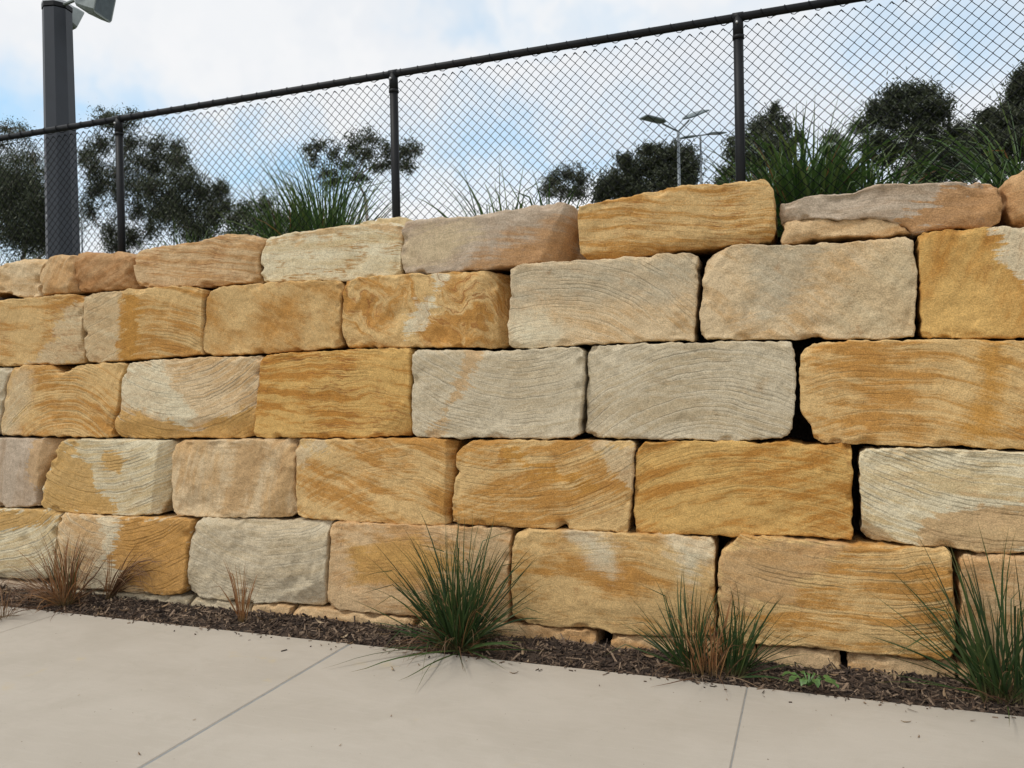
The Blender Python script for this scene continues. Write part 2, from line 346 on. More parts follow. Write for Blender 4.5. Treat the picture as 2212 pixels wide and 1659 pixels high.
blk('c6', YC - .03, D((1246, 480), (1250, 446), (1330, 430), (1420, 411)) + P(3, (0, 1198), (250, 1180), (400, 1165), (520, 1148), (572, 1170), (602, 1220), (614, 1350), (610, 1480), (590, 1545), (540, 1555), (400, 1560), (200, 1588), (0, 1606)) + D((1430, 548), (1330, 560), (1262, 560), (1251, 545)), chis=4, pal='gold', ang=-6, freq=16, con=2.4, rust=.9, rough=.7, warp=.12, amp=.012, saw=.2)
blk('c7', YC - .01, P(3, (634, 1350), (642, 1312), (700, 1295), (800, 1265), (880, 1245), (980, 1250), (1080, 1240), (1160, 1215), (1240, 1190), (1360, 1176), (1520, 1182), (1680, 1172), (1880, 1165), (2000, 1172), (2048, 1190), (2074, 1240), (2072, 1350), (2056, 1420), (2010, 1463), (1900, 1460), (1780, 1468), (1650, 1474), (1560, 1498), (1500, 1492), (1440, 1458), (1330, 1418), (1180, 1402), (1000, 1406), (800, 1398), (700, 1415), (650, 1430)),
    chis=5, soft=.015, pal='mauve', ang=-4, freq=14, con=1.0, rough=1.0, amp=.014, p1='rust', pd1=[(2030, 385), (2200, 380), (2200, 505), (1920, 500), (1960, 455), (2010, 430)], saw=.25)
blk('c7b', YC + .0, P(3, (652, 1425), (800, 1388), (1000, 1396), (1180, 1392), (1330, 1408), (1436, 1450), (1490, 1500), (1400, 1504), (1300, 1524), (1150, 1518), (1000, 1524), (850, 1538), (750, 1562), (660, 1570), (648, 1550), (672, 1490)), chis=6, pal='tan', ang=12, freq=12, rough=1.3, amp=.016)
blk('c8', YC - .01, P(3, (2085, 1205), (2100, 1150), (2150, 1110), (2230, 1085), (2500, 1070), (2900, 1080), (2900, 1440), (2500, 1460), (2190, 1442), (2140, 1410), (2112, 1350), (2112, 1260)), chis=6, pal='rust', ang=15, con=1.3, rough=.9)
blk('a0', YA, P(4, (-520, 420), (0, 387), (130, 375), (280, 360), (400, 350), (480, 352), (520, 370), (534, 400), (520, 480), (520, 600), (528, 700), (536, 760), (518, 790), (400, 797), (300, 800), (100, 808), (0, 812), (-520, 832)), pal='gold', ang=0, freq=8, con=1.7, rust=.45, saw=.35, p1='cream', pd1=[(110, 690), (185, 650), (185, 790), (60, 790), (120, 730)])
blk('a1', YA - .015, P(4, (547, 370), (570, 350), (720, 330), (900, 312), (1100, 298), (1240, 298), (1305, 312), (1308, 360), (1298, 450), (1296, 600), (1283, 680), (1292, 730), (1200, 745), (1000, 760), (800, 775), (620, 788), (555, 780), (530, 720), (534, 600), (528, 450), (538, 400)), pal='gold', ang=-12, freq=9, con=1.5, saw=.65, sx=.1, sz=-1.1, p1='cream', pd1=[(170, 620), (262, 615), (258, 700), (250, 790), (170, 800)], p2='deep', pd2=[(272, 640), (300, 625), (295, 700), (280, 790), (262, 780)])
blk('a2', YA, D((443, 634), (470, 620), (560, 611), (640, 607), (728, 606), (739, 620), (735, 660), (732, 700), (734, 745), (720, 752), (640, 758), (560, 764), (450, 768), (437, 755), (437, 730), (443, 690)), pal='gold', ang=-25, freq=6, con=.8, rough=.8, blotch=.9, warp=.25)
blk('a3', YA, D((744, 607), (762, 601), (850, 592), (960, 588), (1060, 585), (1095, 588), (1098, 620), (1095, 660), (1092, 700), (1088, 735), (1074, 751), (990, 750), (900, 750), (800, 751), (750, 750), (741, 740), (739, 680), (740, 630)), chis=5, pal='gold', ang=-35, freq=7, con=1.9, warp=.75, rust=.75, rough=1.0, blotch=.8, amp=.014, facet=[((1064, 590), (1072, 752), 1.3)], p1='white', pd1=[(935, 590), (970, 590), (945, 660), (890, 720), (868, 745), (880, 700), (925, 640)])
blk('a4', YA - .02, D((1103, 580), (1115, 572), (1200, 564), (1300, 560), (1400, 552), (1480, 543), (1503, 549), (1506, 600), (1502, 680), (1498, 736), (1430, 735), (1380, 739), (1300, 743), (1220, 748), (1150, 751), (1110, 751), (1098, 744), (1098, 690), (1103, 640)), soft=.07, pal='cream', ang=-14, freq=11, con=1.2, saw=.7, sx=-.3, sz=-.9, blotch=.6, p1='grey', pd1=[(1090, 570), (1510, 540), (1510, 640), (1400, 660), (1200, 650), (1090, 690)], p2='white', pd2=[(1098, 700), (1150, 672), (1175, 660), (1190, 690), (1230, 715), (1200, 750), (1098, 755)])
blk('a5', YA - .01, P(6, (166, 110), (210, 75), (300, 38), (450, 26), (700, 34), (800, 28), (1000, 12), (1200, 0), (1450, -25), (1494, 0), (1506, 60), (1520, 150), (1524, 300), (1520, 450), (1504, 560), (1494, 625), (1300, 635), (1100, 640), (950, 640), (880, 622), (800, 632), (730, 648), (600, 640), (400, 640), (164, 640), (130, 610), (128, 500), (142, 350), (150, 200)), chis=0, soft=.07, pal='cream', ang=-38, freq=8, con=1.3, rough=1.1, blotch=.9, amp=.012, p1='grey', pd1=[(1620, 520), (1760, 520), (1740, 620), (1680, 700), (1590, 710), (1640, 600)], p2='cream', pd2=[(1900, 540), (1990, 520), (1990, 740), (1830, 745), (1790, 700)], facet=[((1513, 610), (1566, 545), 1.0)])
blk('a6', YA - .01, D((1987, 507), (2000, 498), (2080, 494), (2150, 490), (2212, 488), (2420, 478), (2420, 732), (2212, 730), (2100, 730), (2040, 731), (1997, 728), (1990, 715), (1989, 650), (1987, 570)), pal='deep', ang=70, freq=5, con=.7, rough=.8, blotch=.9, p1='white', pd1=[(2135, 480), (2430, 470), (2430, 640), (2250, 625), (2195, 585), (2165, 540)])
blk('b9', YB2, P(4, (-560, 840), (0, 820), (62, 822), (56, 860), (36, 920), (16, 1000), (2, 1100), (-6, 1180), (-30, 1255), (-560, 1250)), pal='grey', saw=.5)
blk('b0', YB2, P(4, (75, 835), (110, 808), (200, 802), (310, 807), (360, 850), (400, 855), (440, 832), (520, 803), (640, 793), (780, 793), (798, 803), (786, 840), (771, 900), (761, 1000), (751, 1080), (722, 1150), (716, 1200), (718, 1268), (600, 1267), (400, 1262), (200, 1260), (5, 1254), (-2, 1200), (20, 1120), (30, 1000), (50, 900)), soft=.07, pal='gold', ang=-6, freq=8, con=.9, saw=.95, sx=0, sz=-.75, rough=.7, p1='cream', pd1=[(0, 880), (40, 800), (65, 800), (58, 880), (30, 945), (0, 950)])
blk('b1', YB2 - .02, P(4, (803, 850), (830, 793), (900, 782), (1100, 767), (1300, 757), (1500, 750), (1638, 747), (1655, 762), (1655, 850), (1636, 950), (1636, 1050), (1620, 1150), (1614, 1240), (1598, 1263), (1540, 1278), (1400, 1280), (1200, 1274), (1000, 1280), (800, 1276), (740, 1270), (730, 1200), (740, 1140), (774, 1100), (769, 1000), (779, 900)), pal='cream', ang=12, freq=9, con=.8, saw=1.0, sx=-.05, sz=1.0, rough=.7, p1='white', pd1=[(262, 790), (345, 770), (350, 800), (390, 850), (430, 890), (430, 905), (400, 935), (370, 930), (330, 900), (258, 860)], p2='gold', pd2=[(240, 900), (300, 895), (350, 915), (410, 925), (460, 900), (545, 880), (560, 960), (230, 960)], facet=[((545, 896), (245, 912), .35)])
blk('b2', YB2, D((558, 777), (570, 766), (640, 761), (740, 756), (830, 753), (881, 753), (886, 765), (885, 850), (884, 920), (878, 942), (800, 945), (700, 946), (600, 946), (552, 945), (547, 930), (552, 860), (559, 800)), pal='deep', ang=-3, freq=13, con=2.2, rust=.85, warp=.18, saw=.5, sz=-3, rough=.6)
blk('b3', YB2 - .02, P(5, (459, 718), (482, 712), (700, 707), (900, 713), (1100, 709), (1200, 701), (1400, 692), (1530, 692), (1560, 712), (1562, 800), (1558, 950), (1548, 1100), (1540, 1200), (1536, 1255), (1500, 1270), (1300, 1276), (1000, 1274), (800, 1278), (600, 1271), (500, 1267), (468, 1245), (459, 1150), (459, 900)), pal='grey', ang=6, freq=9, con=.7, rust=.3, saw=.7, sx=.2, sz=1.2, rough=.5, blotch=.35, p1='tan', pd1=[(1022, 745), (1048, 745), (1008, 830), (956, 940), (928, 940), (968, 850)])
blk('b4', YB2 - .025, D((1265, 772), (1273, 748), (1330, 743), (1450, 741), (1560, 738), (1690, 736), (1712, 741), (1718, 765), (1717, 850), (1711, 925), (1706, 937), (1688, 948), (1637, 951), (1569, 952), (1477, 950), (1339, 947), (1275, 944), (1261, 932), (1261, 880), (1265, 820)), pal='grey', ang=-10, freq=10, con=.8, rust=.3, saw=.9, sx=.15, sz=-1.0, rough=.55, blotch=.4, amp=.008)
blk('b5', YB2 - .02, P(6, (774, 745), (794, 706), (850, 670), (950, 652), (1200, 642), (1600, 642), (2212, 642), (2900, 640), (2900, 1380), (2212, 1348), (2000, 1343), (1850, 1324), (1700, 1324), (1500, 1326), (1200, 1318), (1000, 1303), (910, 1298), (864, 1278), (840, 1200), (795, 1120), (773, 1050), (766, 900)), soft=.07, pal='gold', ang=-8, freq=8, con=1.4, saw=.6, sx=-.3, sz=-1.3, blotch=.7, p1='deep', pd1=[(2100, 735), (2170, 735), (2180, 830), (2140, 960), (2080, 950), (2110, 840)])
blk('d0', YC3, D((-180, 944), (0, 947), (95, 948), (120, 951), (108, 968), (98, 990), (88, 1020), (79, 1060), (78, 1094), (40, 1096), (0, 1096), (-180, 1092)), pal='mauve', ang=78, freq=9, con=1.2, saw=0, p1='tan', pd1=[(70, 940), (130, 940), (100, 1100), (60, 1020)], facet=[((86, 948), (80, 1096), 1.0)])
blk('d1', YC3 - .02, D((122, 967), (136, 951), (200, 949), (300, 951), (352, 953), (360, 965), (360, 1000), (355, 1050), (347, 1080), (336, 1110), (300, 1114), (200, 1111), (120, 1104), (88, 1098), (88, 1070), (93, 1040), (103, 1010), (114, 985)), soft=.015, pal='white', ang=10, freq=10, con=.8, saw=1.0, sx=0, sz=1.1, rough=.6, p1='gold', pd1=[(98, 965), (160, 960), (165, 985), (190, 1010), (215, 1050), (240, 1075), (250, 1100), (240, 1120), (155, 1120), (85, 1100)], p2='gold', pd2=[(224, 978), (260, 975), (272, 1000), (262, 1018), (240, 1022), (224, 1010)], facet=[((338, 950), (325, 1115), 1.0)])
blk('d2', YC3 - .01, D((365, 985), (373, 961), (387, 953), (480, 951), (600, 948), (628, 951), (632, 975), (632, 1020), (630, 1070), (634, 1108), (620, 1119), (560, 1119), (450, 1117), (372, 1114), (360, 1100), (361, 1060), (365, 1030)), chis=8, soft=.07, pal='cream', ang=75, freq=5, con=1.3, rough=1.2, amp=.016, blotch=.8, saw=0, p1='tan', pd1=[(500, 945), (600, 945), (560, 1050), (520, 1120), (470, 1120)])
blk('d3', YC3, D((638, 962), (652, 950), (750, 949), (880, 947), (958, 948), (978, 956), (976, 990), (972, 1050), (969, 1100), (966, 1134), (930, 1134), (800, 1129), (700, 1124), (647, 1119), (640, 1100), (638, 1040)), pal='gold', ang=-18, freq=8, con=1.7, saw=.5, sx=.2, sz=-1.0, rough=.6, p1='cream', pd1=[(640, 960), (700, 950), (715, 965), (660, 1000), (640, 1005)], facet=[((962, 948), (960, 1136), 1.3)])
blk('d4', YC3 - .02, P(5, (780, 1335), (832, 1297), (900, 1288), (1100, 1288), (1400, 1290), (1700, 1292), (1868, 1300), (1892, 1322), (1887, 1400), (1872, 1659)) + P(8, (1868, 30), (1853, 200), (1844, 233), (1600, 224), (1455, 205), (1430, 190), (1400, 213), (1200, 204), (900, 189), (745, 178), (722, 160), (718, 80), (725, 0)) + P(5, (740, 1500), (746, 1375)), soft=.015, pal='gold', ang=18, freq=8, con=1.7, saw=.7, sx=-.2, sz=1.3, rough=.6, p1='cream', pd1=[(1280, 955), (1375, 955), (1372, 1070), (1340, 1030), (1305, 990)], p2='deep', pd2=[(1075, 965), (1110, 965), (1150, 1000), (1290, 1050), (1250, 1060), (1120, 1010)])
blk('d5', YC3, P(5, (1906, 1345), (1934, 1312), (1964, 1297), (2212, 1297)) + P(6, (700, 1298), (850, 1322), (1050, 1312), (1094, 1322), (1108, 1360), (1108, 1659)) + P(9, (1110, 30), (1106, 286), (1000, 288), (950, 274), (700, 261), (500, 257), (350, 260), (200, 253), (0, 247)) + D((1420, 1155), (1373, 1149), (1369, 1130), (1371, 1060)), pal='deep', ang=14, freq=8, con=1.5, saw=.6, sx=.1, sz=-1.2, rough=.6, blotch=.6, facet=[((1670, 1110), (1560, 1160), .0)])
blk('d6', YC3 - .02, P(6, (1150, 1420), (1152, 1366), (1205, 1345), (1400, 1347), (1600, 1345), (1800, 1350), (2212, 1362), (2900, 1380)) + P(9, (2900, 420), (2212, 376), (1900, 357), (1700, 342), (1500, 318), (1300, 297), (1205, 282), (1172, 250), (1162, 150), (1166, 0)), pal='white', ang=8, freq=13, con=.9, saw=1.0, sx=.2, sz=1.6, rough=.6, rust=.3, facet=[((1975, 1190), (1850, 1105), .9)], p1='tan', pd1=[(1980, 1130), (2100, 1080), (2500, 1100), (2500, 1220), (1990, 1200)])
blk('e0', YD, D((-220, 1093), (0, 1099), (118, 1103), (128, 1109), (121, 1150), (117, 1200), (114, 1248), (60, 1254), (0, 1250), (-220, 1238)), soft=.015, pal='white', ang=10, freq=9, con=.9, saw=1.0, sx=.2, sz=1.1, p1='gold', pd1=[(-220, 1090), (135, 1100), (118, 1120), (70, 1140), (0, 1148), (-220, 1150)])
blk('e1', YD - .015, P(7, (380, 155), (400, 110), (500, 118), (700, 132), (900, 140), (1150, 147), (1216, 158), (1226, 178), (1206, 250), (1196, 400), (1188, 500), (1182, 600), (1148, 636), (1050, 638), (900, 627), (700, 610), (500, 598), (378, 575), (362, 400), (366, 250)), soft=.015, pal='cream', ang=10, freq=9, con=.8, saw=1.0, sx=0, sz=1.1, rough=.8, p1='white', pd1=[(222, 1118), (262, 1118), (275, 1190), (285, 1230), (240, 1270), (200, 1290), (185, 1260), (225, 1190)], p2='deep', pd2=[(262, 1110), (420, 1120), (400, 1300), (330, 1295), (270, 1240), (232, 1205), (250, 1150)])
blk('e2', YD, P(7, (1236, 232), (1260, 168), (1293, 143), (1500, 148), (1800, 158), (2050, 161), (2098, 172), (2102, 220), (2092, 400), (2082, 550), (2078, 640), (2064, 698), (2028, 718), (1900, 709), (1820, 692), (1700, 687), (1600, 692), (1500, 678), (1350, 662), (1255, 652), (1206, 618), (1202, 550), (1216, 400)), chis=5, pal='grey', ang=8, freq=9, con=.7, saw=.55, sx=.1, sz=1.2, rough=.9, amp=.014, facet=[((690, 1255), (560, 1310), .4)])
blk('e3', YD + .005, P(7, (2124, 205), (2142, 170), (2212, 166)) + P(8, (0, 168), (300, 181), (700, 193), (1050, 208), (1090, 223), (1094, 260), (1084, 400), (1079, 600), (1083, 760), (1074, 800), (1000, 818), (800, 799), (400, 769), (200, 754), (0, 739)) + P(7, (2212, 732), (2116, 718), (2102, 698), (2107, 550), (2120, 400)), soft=.07, pal='tan', ang=-6, freq=7, con=1.3, saw=.3, rough=.6, blotch=.8, p1='gold', pd1=[(760, 1180), (900, 1160), (1000, 1200), (950, 1260), (760, 1250)])
blk('e4', YD - .01, P(8, (1112, 295), (1136, 244), (1174, 216), (1400, 219), (1700, 236), (1900, 243), (2150, 255), (2212, 265)) + P(9, (190, 275), (218, 296), (224, 330), (221, 450), (218, 600), (222, 880), (200, 900)) + P(8, (2212, 912), (2000, 905), (1850, 895), (1750, 889), (1700, 868), (1620, 852), (1550, 857), (1400, 847), (1250, 828), (1155, 798), (1112, 760), (1102, 600), (1098, 450)), soft=.07, pal='gold', ang=-3, freq=6, con=1.4, saw=.3, rough=.5, blotch=.9, p1='white', pd1=[(1230, 1150), (1300, 1150), (1330, 1190), (1320, 1230), (1290, 1215), (1250, 1170)], p2='white', pd2=[(1430, 1150), (1545, 1160), (1530, 1220), (1480, 1250), (1450, 1200)])
blk('e5', YD - .02, P(9, (246, 425), (266, 364), (325, 314), (384, 265), (500, 266), (700, 284), (900, 303), (1100, 313), (1400, 328), (1600, 338), (1716, 348), (1746, 372), (1752, 500), (1770, 700), (1774, 900), (1760, 1020), (1734, 1050), (1600, 1056), (1500, 1051), (1300, 1027), (1200, 1012), (1050, 1002), (950, 987), (800, 972), (600, 962), (350, 948), (262, 930), (244, 800), (245, 600)), pal='gold', ang=4, freq=12, con=1.7, saw=1.0, sx=.1, sz=1.7, rust=.3, rough=.55, p1='tan', pd1=[(1560, 1200), (1640, 1165), (1820, 1165), (1770, 1230), (1680, 1300), (1560, 1330)], blotch=.7)
blk('e6', YD - .01, P(9, (1808, 424), (1836, 386), (1950, 380), (2212, 390), (2900, 410), (2900, 1220), (2212, 1120), (1900, 1090), (1826, 1058), (1814, 900), (1808, 600)), pal='tan', ang=-10, freq=8, saw=.2, rough=.8, blotch=.8)
# footing course, mostly under the mulch
for key, pts, pal in (('f0', P(7, (-700, 520), (0, 548), (330, 575), (330, 760), (-700, 700)), 'mauve'), ('f1', P(7, (345, 590), (560, 615), (900, 634), (1050, 648), (1195, 652), (1205, 800), (345, 760)), 'grey'),
        ('f2', P(7, (1215, 662), (1350, 672), (1500, 688), (1595, 700), (1600, 850), (1215, 820)), 'grey'), ('f3', P(7, (1612, 700), (1750, 696), (1860, 716), (1865, 880), (1612, 860)), 'tan'),
        ('f4', P(7, (1878, 722), (2020, 728), (2212, 742)) + P(8, (200, 762), (460, 800), (460, 1000), (-330, 930)), 'tan'), ('f5', P(8, (480, 806), (900, 815), (1250, 836), (1400, 856), (1590, 866), (1640, 890), (1646, 1080), (480, 980)), 'tan'),
        ('f6', P(8, (1738, 905), (1900, 903), (2100, 912)) + P(9, (200, 915), (480, 965), (480, 1200)) + P(8, (1735, 1100)), 'tan'), ('f7', P(9, (495, 970), (700, 985), (950, 1000), (1020, 1018), (1035, 1060), (1035, 1240), (495, 1200)), 'tan'),
        ('f8', P(9, (1075, 1040), (1110, 1020), (1300, 1036), (1550, 1066), (1700, 1068), (1780, 1085), (1780, 1300), (1075, 1260)), 'tan'), ('f9', P(9, (1795, 1085), (2212, 1135), (2900, 1225), (2900, 1480), (1795, 1310)), 'tan')):
    blk(key, YF, pts, pal=pal, rough=.8, blotch=.7, ang=-5)
LBL = {'c4': 'pale cap stone banded with thin rust lines', 'c7': 'mauve grey cap stone turning tan at one end', 'c6': 'deep golden banded cap stone', 'a3': 'golden block with swirling rust and white veins', 'b1': 'white block with golden broken lower edge',
       'b2': 'deep golden block with dark wavy bedding lines', 'b3': 'pale grey block crossed by a slanting rust streak', 'b4': 'plain pale grey sawn block', 'd1': 'white block with golden patches', 'd6': 'whitish block with close saw lines', 'e1': 'block split between cream, a white streak and gold', 'e2': 'grey block with a rough lower edge', 'a6': 'deep golden block with white corner'}

def seg_dist(p, poly):
    a = poly; b = np.roll(poly, -1, 0); ab = b - a; L2 = (ab ** 2).sum(1) + 1e-12
    t = np.clip(((p[:, None] - a) * ab).sum(2) / L2, 0, 1)
    return np.sqrt((((a + t[..., None] * ab) - p[:, None]) ** 2).sum(2)).min(1)
def inside(p, poly):
    x, y = p[:, 0], p[:, 1]; r = np.zeros(len(p), bool); n = len(poly)
    for i in range(n):
        (x1, y1), (x2, y2) = poly[i], poly[(i + 1) % n]
        if y1 == y2: continue
        c = ((y1 > y) != (y2 > y)) & (x < (x2 - x1) * (y - y1) / (y2 - y1) + x1); r ^= c
    return r
def chaikin(p, q=.22):
    a = p * (1 - q) + np.roll(p, -1, 0) * q; b = p * q + np.roll(p, -1, 0) * (1 - q)
    return np.stack([a, b], 1).reshape(-1, 2)
def resample(p, n):
    d = np.concatenate([[0], np.cumsum(np.linalg.norm(np.diff(p, axis=0), axis=1))])
    t = np.linspace(0, d[-1], n); return np.stack([np.interp(t, d, p[:, k]) for k in (0, 1)], 1)

wall = empty('sandstone_retaining_wall', (-2.5, 4.9, -.1))
tag(wall, 'tall retaining wall of large golden and grey sandstone blocks behind the footpath', 'retaining wall')
MATKEYS = ('pal', 'ang', 'freq', 'con', 'warp', 'rust', 'saw', 'sx', 'sz', 'blotch', 'rough', 'p1', 'p2', 'soft')
STEP = .011
def build_stone(i, key, Y, out, kw):
    rg = np.random.default_rng(500 + i)
    w3 = lambda q: np.array([at(x, y, Y)[[0, 2]] for x, y in q])
    poly = w3(out); cq = (poly.min(0) + poly.max(0)) / 2; poly = cq + (poly - cq) * (1 + kw.get('grow', .001) / (poly.max(0) - poly.min(0)))
    mn, mx = poly.min(0), poly.max(0); c0 = (mn + mx) / 2; sz = mx - mn
    q = (poly - c0) / sz
    ci = [int(np.argmax(q @ np.array(d))) for d in ((-1, 1), (1, 1), (1, -1), (-1, -1))]
    def side(a, b):                               # clockwise run of the outline between two corners
        idx = [a]
        while idx[-1] != b: idx.append((idx[-1] + 1) % len(poly))
        return poly[idx]
    nu, nv = int(np.clip(sz[0] / STEP, 14, 170)), int(np.clip(sz[1] / STEP, 10, 70))
    T, Rr, Bt, Lf = side(ci[0], ci[1]), side(ci[1], ci[2]), side(ci[2], ci[3])[::-1], side(ci[3], ci[0])[::-1]
    su = np.linspace(0, 1, nu); su = su - .55 * np.sin(2 * math.pi * su) / (2 * math.pi)
    sv = np.linspace(0, 1, nv); sv = sv - .55 * np.sin(2 * math.pi * sv) / (2 * math.pi)
    def samp(p, s):
        d = np.concatenate([[0], np.cumsum(np.linalg.norm(np.diff(p, axis=0), axis=1))]); d /= d[-1]
        return np.stack([np.interp(s, d, p[:, k]) for k in (0, 1)], 1)
    T, Bt, Lf, Rr = samp(T, su), samp(Bt, su), samp(Lf, sv), samp(Rr, sv)
    uu, vv = su[None, :, None], sv[:, None, None]
    G = (1 - vv) * T[None] + vv * Bt[None] + (1 - uu) * Lf[:, None] + uu * Rr[:, None] - ((1 - uu) * (1 - vv) * T[0] + uu * (1 - vv) * T[-1] + (1 - uu) * vv * Bt[0] + uu * vv * Bt[-1])
    g = G.reshape(-1, 2)
    d = seg_dist(g, poly[::2] if len(poly) > 160 else poly)
    border = np.zeros((nv, nu), bool); border[0] = border[-1] = True; border[:, 0] = border[:, -1] = True
    d[border.ravel()] = 0
    so = rg.uniform(-50, 50, 3)
    n3 = lambda sc, o=0: np.stack([g[:, 0] * sc + so[0] + o, g[:, 1] * sc + so[1], np.full(len(g), so[2])], 1)
    amp = kw.get('amp', .0095)
    Rad = kw.get('R', .010) * (1 + 3.4 * fbm(n3(6.0), 3))
    Rad = np.clip(Rad, .003, .018)
    k = np.clip((Rad - d) / Rad, 0, 1)
    y = Rad * (1 - np.sqrt(np.clip(1 - k ** 2, 0, 1)))
    inn = np.clip(d / .03, .25, 1)
    y = y + inn * amp * (1.7 * fbm(n3(2.2), 2) + .8 * fbm(n3(7, 9), 4, .55) + .45 * fbm(n3(30, 3), 3))
    rid = fbm(n3(4.5, 30), 3); y = y + kw.get('rough', .5) * .012 * np.maximum(0, rid - .18) * inn * 4
    y = y + rg.uniform(-.012, .012) * (g[:, 0] - c0[0]) / sz[0] + rg.uniform(-.014, .014) * (g[:, 1] - c0[1]) / sz[1]
    per = poly[rg.integers(0, len(poly), 14)]       # knocked-off bits along the arris
    for pc in per:
        rr, dp = rg.uniform(.015, .065), rg.uniform(.006, .024)
        dd = np.linalg.norm((g - pc) * np.array([1, 1.3]), axis=1) / rr + .25 * fbm(n3(22, 5), 2)
        y = y + dp * np.clip(2.2 * (1 - dd), 0, 1)
    for k_ in range(kw.get('chis', 1)):           # chisel-broken flats, mostly across corners and along edges
        ph = rg.uniform(0, 2 * math.pi); dr_ = np.array([math.cos(ph) * sz[1], math.sin(ph) * sz[0]]); dr_ /= np.linalg.norm(dr_)
        ext = np.abs(((poly - c0) @ dr_)).max() * rg.uniform(.55, .95)
        s_ = np.maximum(0, (g - c0) @ dr_ - ext + .03 * fbm(n3(7, 120 + k_), 3)); y = y + np.minimum(s_ * rg.uniform(.10, .38), .05)
    for (pa, pb, sl_) in kw.get('facet', []):      # broken-back faces beyond a line; right-hand side of pa>pb seen in the picture is pushed back
        a, b_ = w3([pa])[0], w3([pb])[0]; t_ = (b_ - a) / np.linalg.norm(b_ - a); nrm = np.array([-t_[1], t_[0]])
        s_ = (g - a) @ nrm + .018 * fbm(n3(9, 60), 3)
        s_ = np.maximum(0, s_) ; y = y + np.minimum(sl_ * s_, .16)
    e = .009 * np.clip(1 - d / .035, 0, 1)
    X = g[:, 0] + e * 1.5 * fbm(n3(12, 70), 4, .65); Zz = g[:, 1] + e * 1.5 * fbm(n3(12, 90), 4, .65)
    front = np.stack([X, Y + y, Zz], 1)
    ring = list(range(nu)) + [r_ * nu + nu - 1 for r_ in range(1, nv)] + [(nv - 1) * nu + c_ for c_ in range(nu - 2, -1, -1)] + [r_ * nu for r_ in range(nv - 2, 0, -1)]
    faces = [(r_ * nu + c_, (r_ + 1) * nu + c_, (r_ + 1) * nu + c_ + 1, r_ * nu + c_ + 1) for r_ in range(nv - 1) for c_ in range(nu - 1)]
    V = [front]; n0 = len(front); m = len(ring); prev = ring; fr = front[ring]; cc = fr.mean(0)
    dep = kw.get('depth', .40)
    for kk, yb in enumerate((.03, .08, .18, dep)):
        rr = fr.copy(); rr[:, 1] = np.maximum(fr[:, 1], Y + .03) + yb
        rr[:, [0, 2]] = cc[[0, 2]] + (fr[:, [0, 2]] - cc[[0, 2]]) * (1 - np.array([.006, .012]) * (kk + 1) * .5)
        pp = np.stack([fr[:, 0] * 8 + so[0], rr[:, 1] * 8, fr[:, 2] * 8 + so[1]], 1)
        rr[:, 0] += .005 * fbm(pp, 2); rr[:, 2] += .005 * fbm(pp + 31, 2)
        idx = list(range(n0, n0 + m)); n0 += m; V.append(rr)
        faces += [(prev[j], prev[(j + 1) % m], idx[(j + 1) % m], idx[j]) for j in range(m)]
        prev = idx
    faces.append(tuple(prev))
    V = np.vstack(V)
    loc = np.array([c0[0], Y + .2, c0[1]])
    # bring local origin to the block middle so that the pattern follows the block
    o = mesh_obj('sandstone_block', V, faces, sand_mat(i, **{k_: v_ for k_, v_ in kw.items() if k_ in MATKEYS}), wall, True, loc)
    for nm in ('pd1', 'pd2'):
        att = o.data.attributes.new(nm, 'FLOAT', 'POINT')
        if nm in kw:
            pol = w3(kw[nm]); pv = V[:, [0, 2]]; dd = seg_dist(pv, pol); dd = np.where(inside(pv, pol), dd, -dd)
        else: dd = np.full(len(V), -1.0)
        att.data.foreach_set('value', dd.astype(np.float32))
    if key in LBL: o['label'] = LBL[key]
    return o
for i, (key, Y, out, kw) in enumerate(B): build_stone(i, key, Y, out, kw)
# earth fill standing behind the blocks
mb = MB(); mb.box((-2.4, 5.29, 1.14), (15.0, .10, 2.50)); mb.obj('earth_fill', SOIL, wall)
zc = np.array([at(x, 560, YC)[2] for x in (0, 2212)])

# ------------------------------------------------------------------ chain wire fence on top
YFN = 5.42
BLK = plain('black_powder_coat', (.006, .007, .009), .55, var=.25); BLK.node_tree.nodes['Principled BSDF'].inputs['Specular IOR Level'].default_value = .3
WIRE = plain('black_wire', (.006, .007, .010), .7, var=.2); WIRE.node_tree.nodes['Principled BSDF'].inputs['Specular IOR Level'].default_value = .15
GALV = plain('galvanised', (.45, .46, .47), .45, .7)
fence = empty('chain_wire_fence', (-2.4, YFN, 2.42))
tag(fence, 'black chain wire fence with tubular rail standing on top of the sandstone wall', 'fence')
zr = np.mean([at(x, y, YFN)[2] for x, y in ((20, 296), (860, 158), (1590, 38))])
pxs = [at(260, 400, YFN)[0], at(853, 310, YFN)[0], at(1597, 210, YFN)[0]]
sp = (pxs[2] - pxs[0]) / 2
pxs = [pxs[0] - sp] + pxs + [pxs[2] + sp]
x0f, x1f = pxs[0] - 1.5, pxs[-1] + 1.2
mb = MB(); mb.tube([(x0f, YFN, zr), ((x0f + x1f) / 2, YFN, zr), (x1f, YFN, zr)], .0255, 16); mb.obj('top_rail', BLK, fence, True)
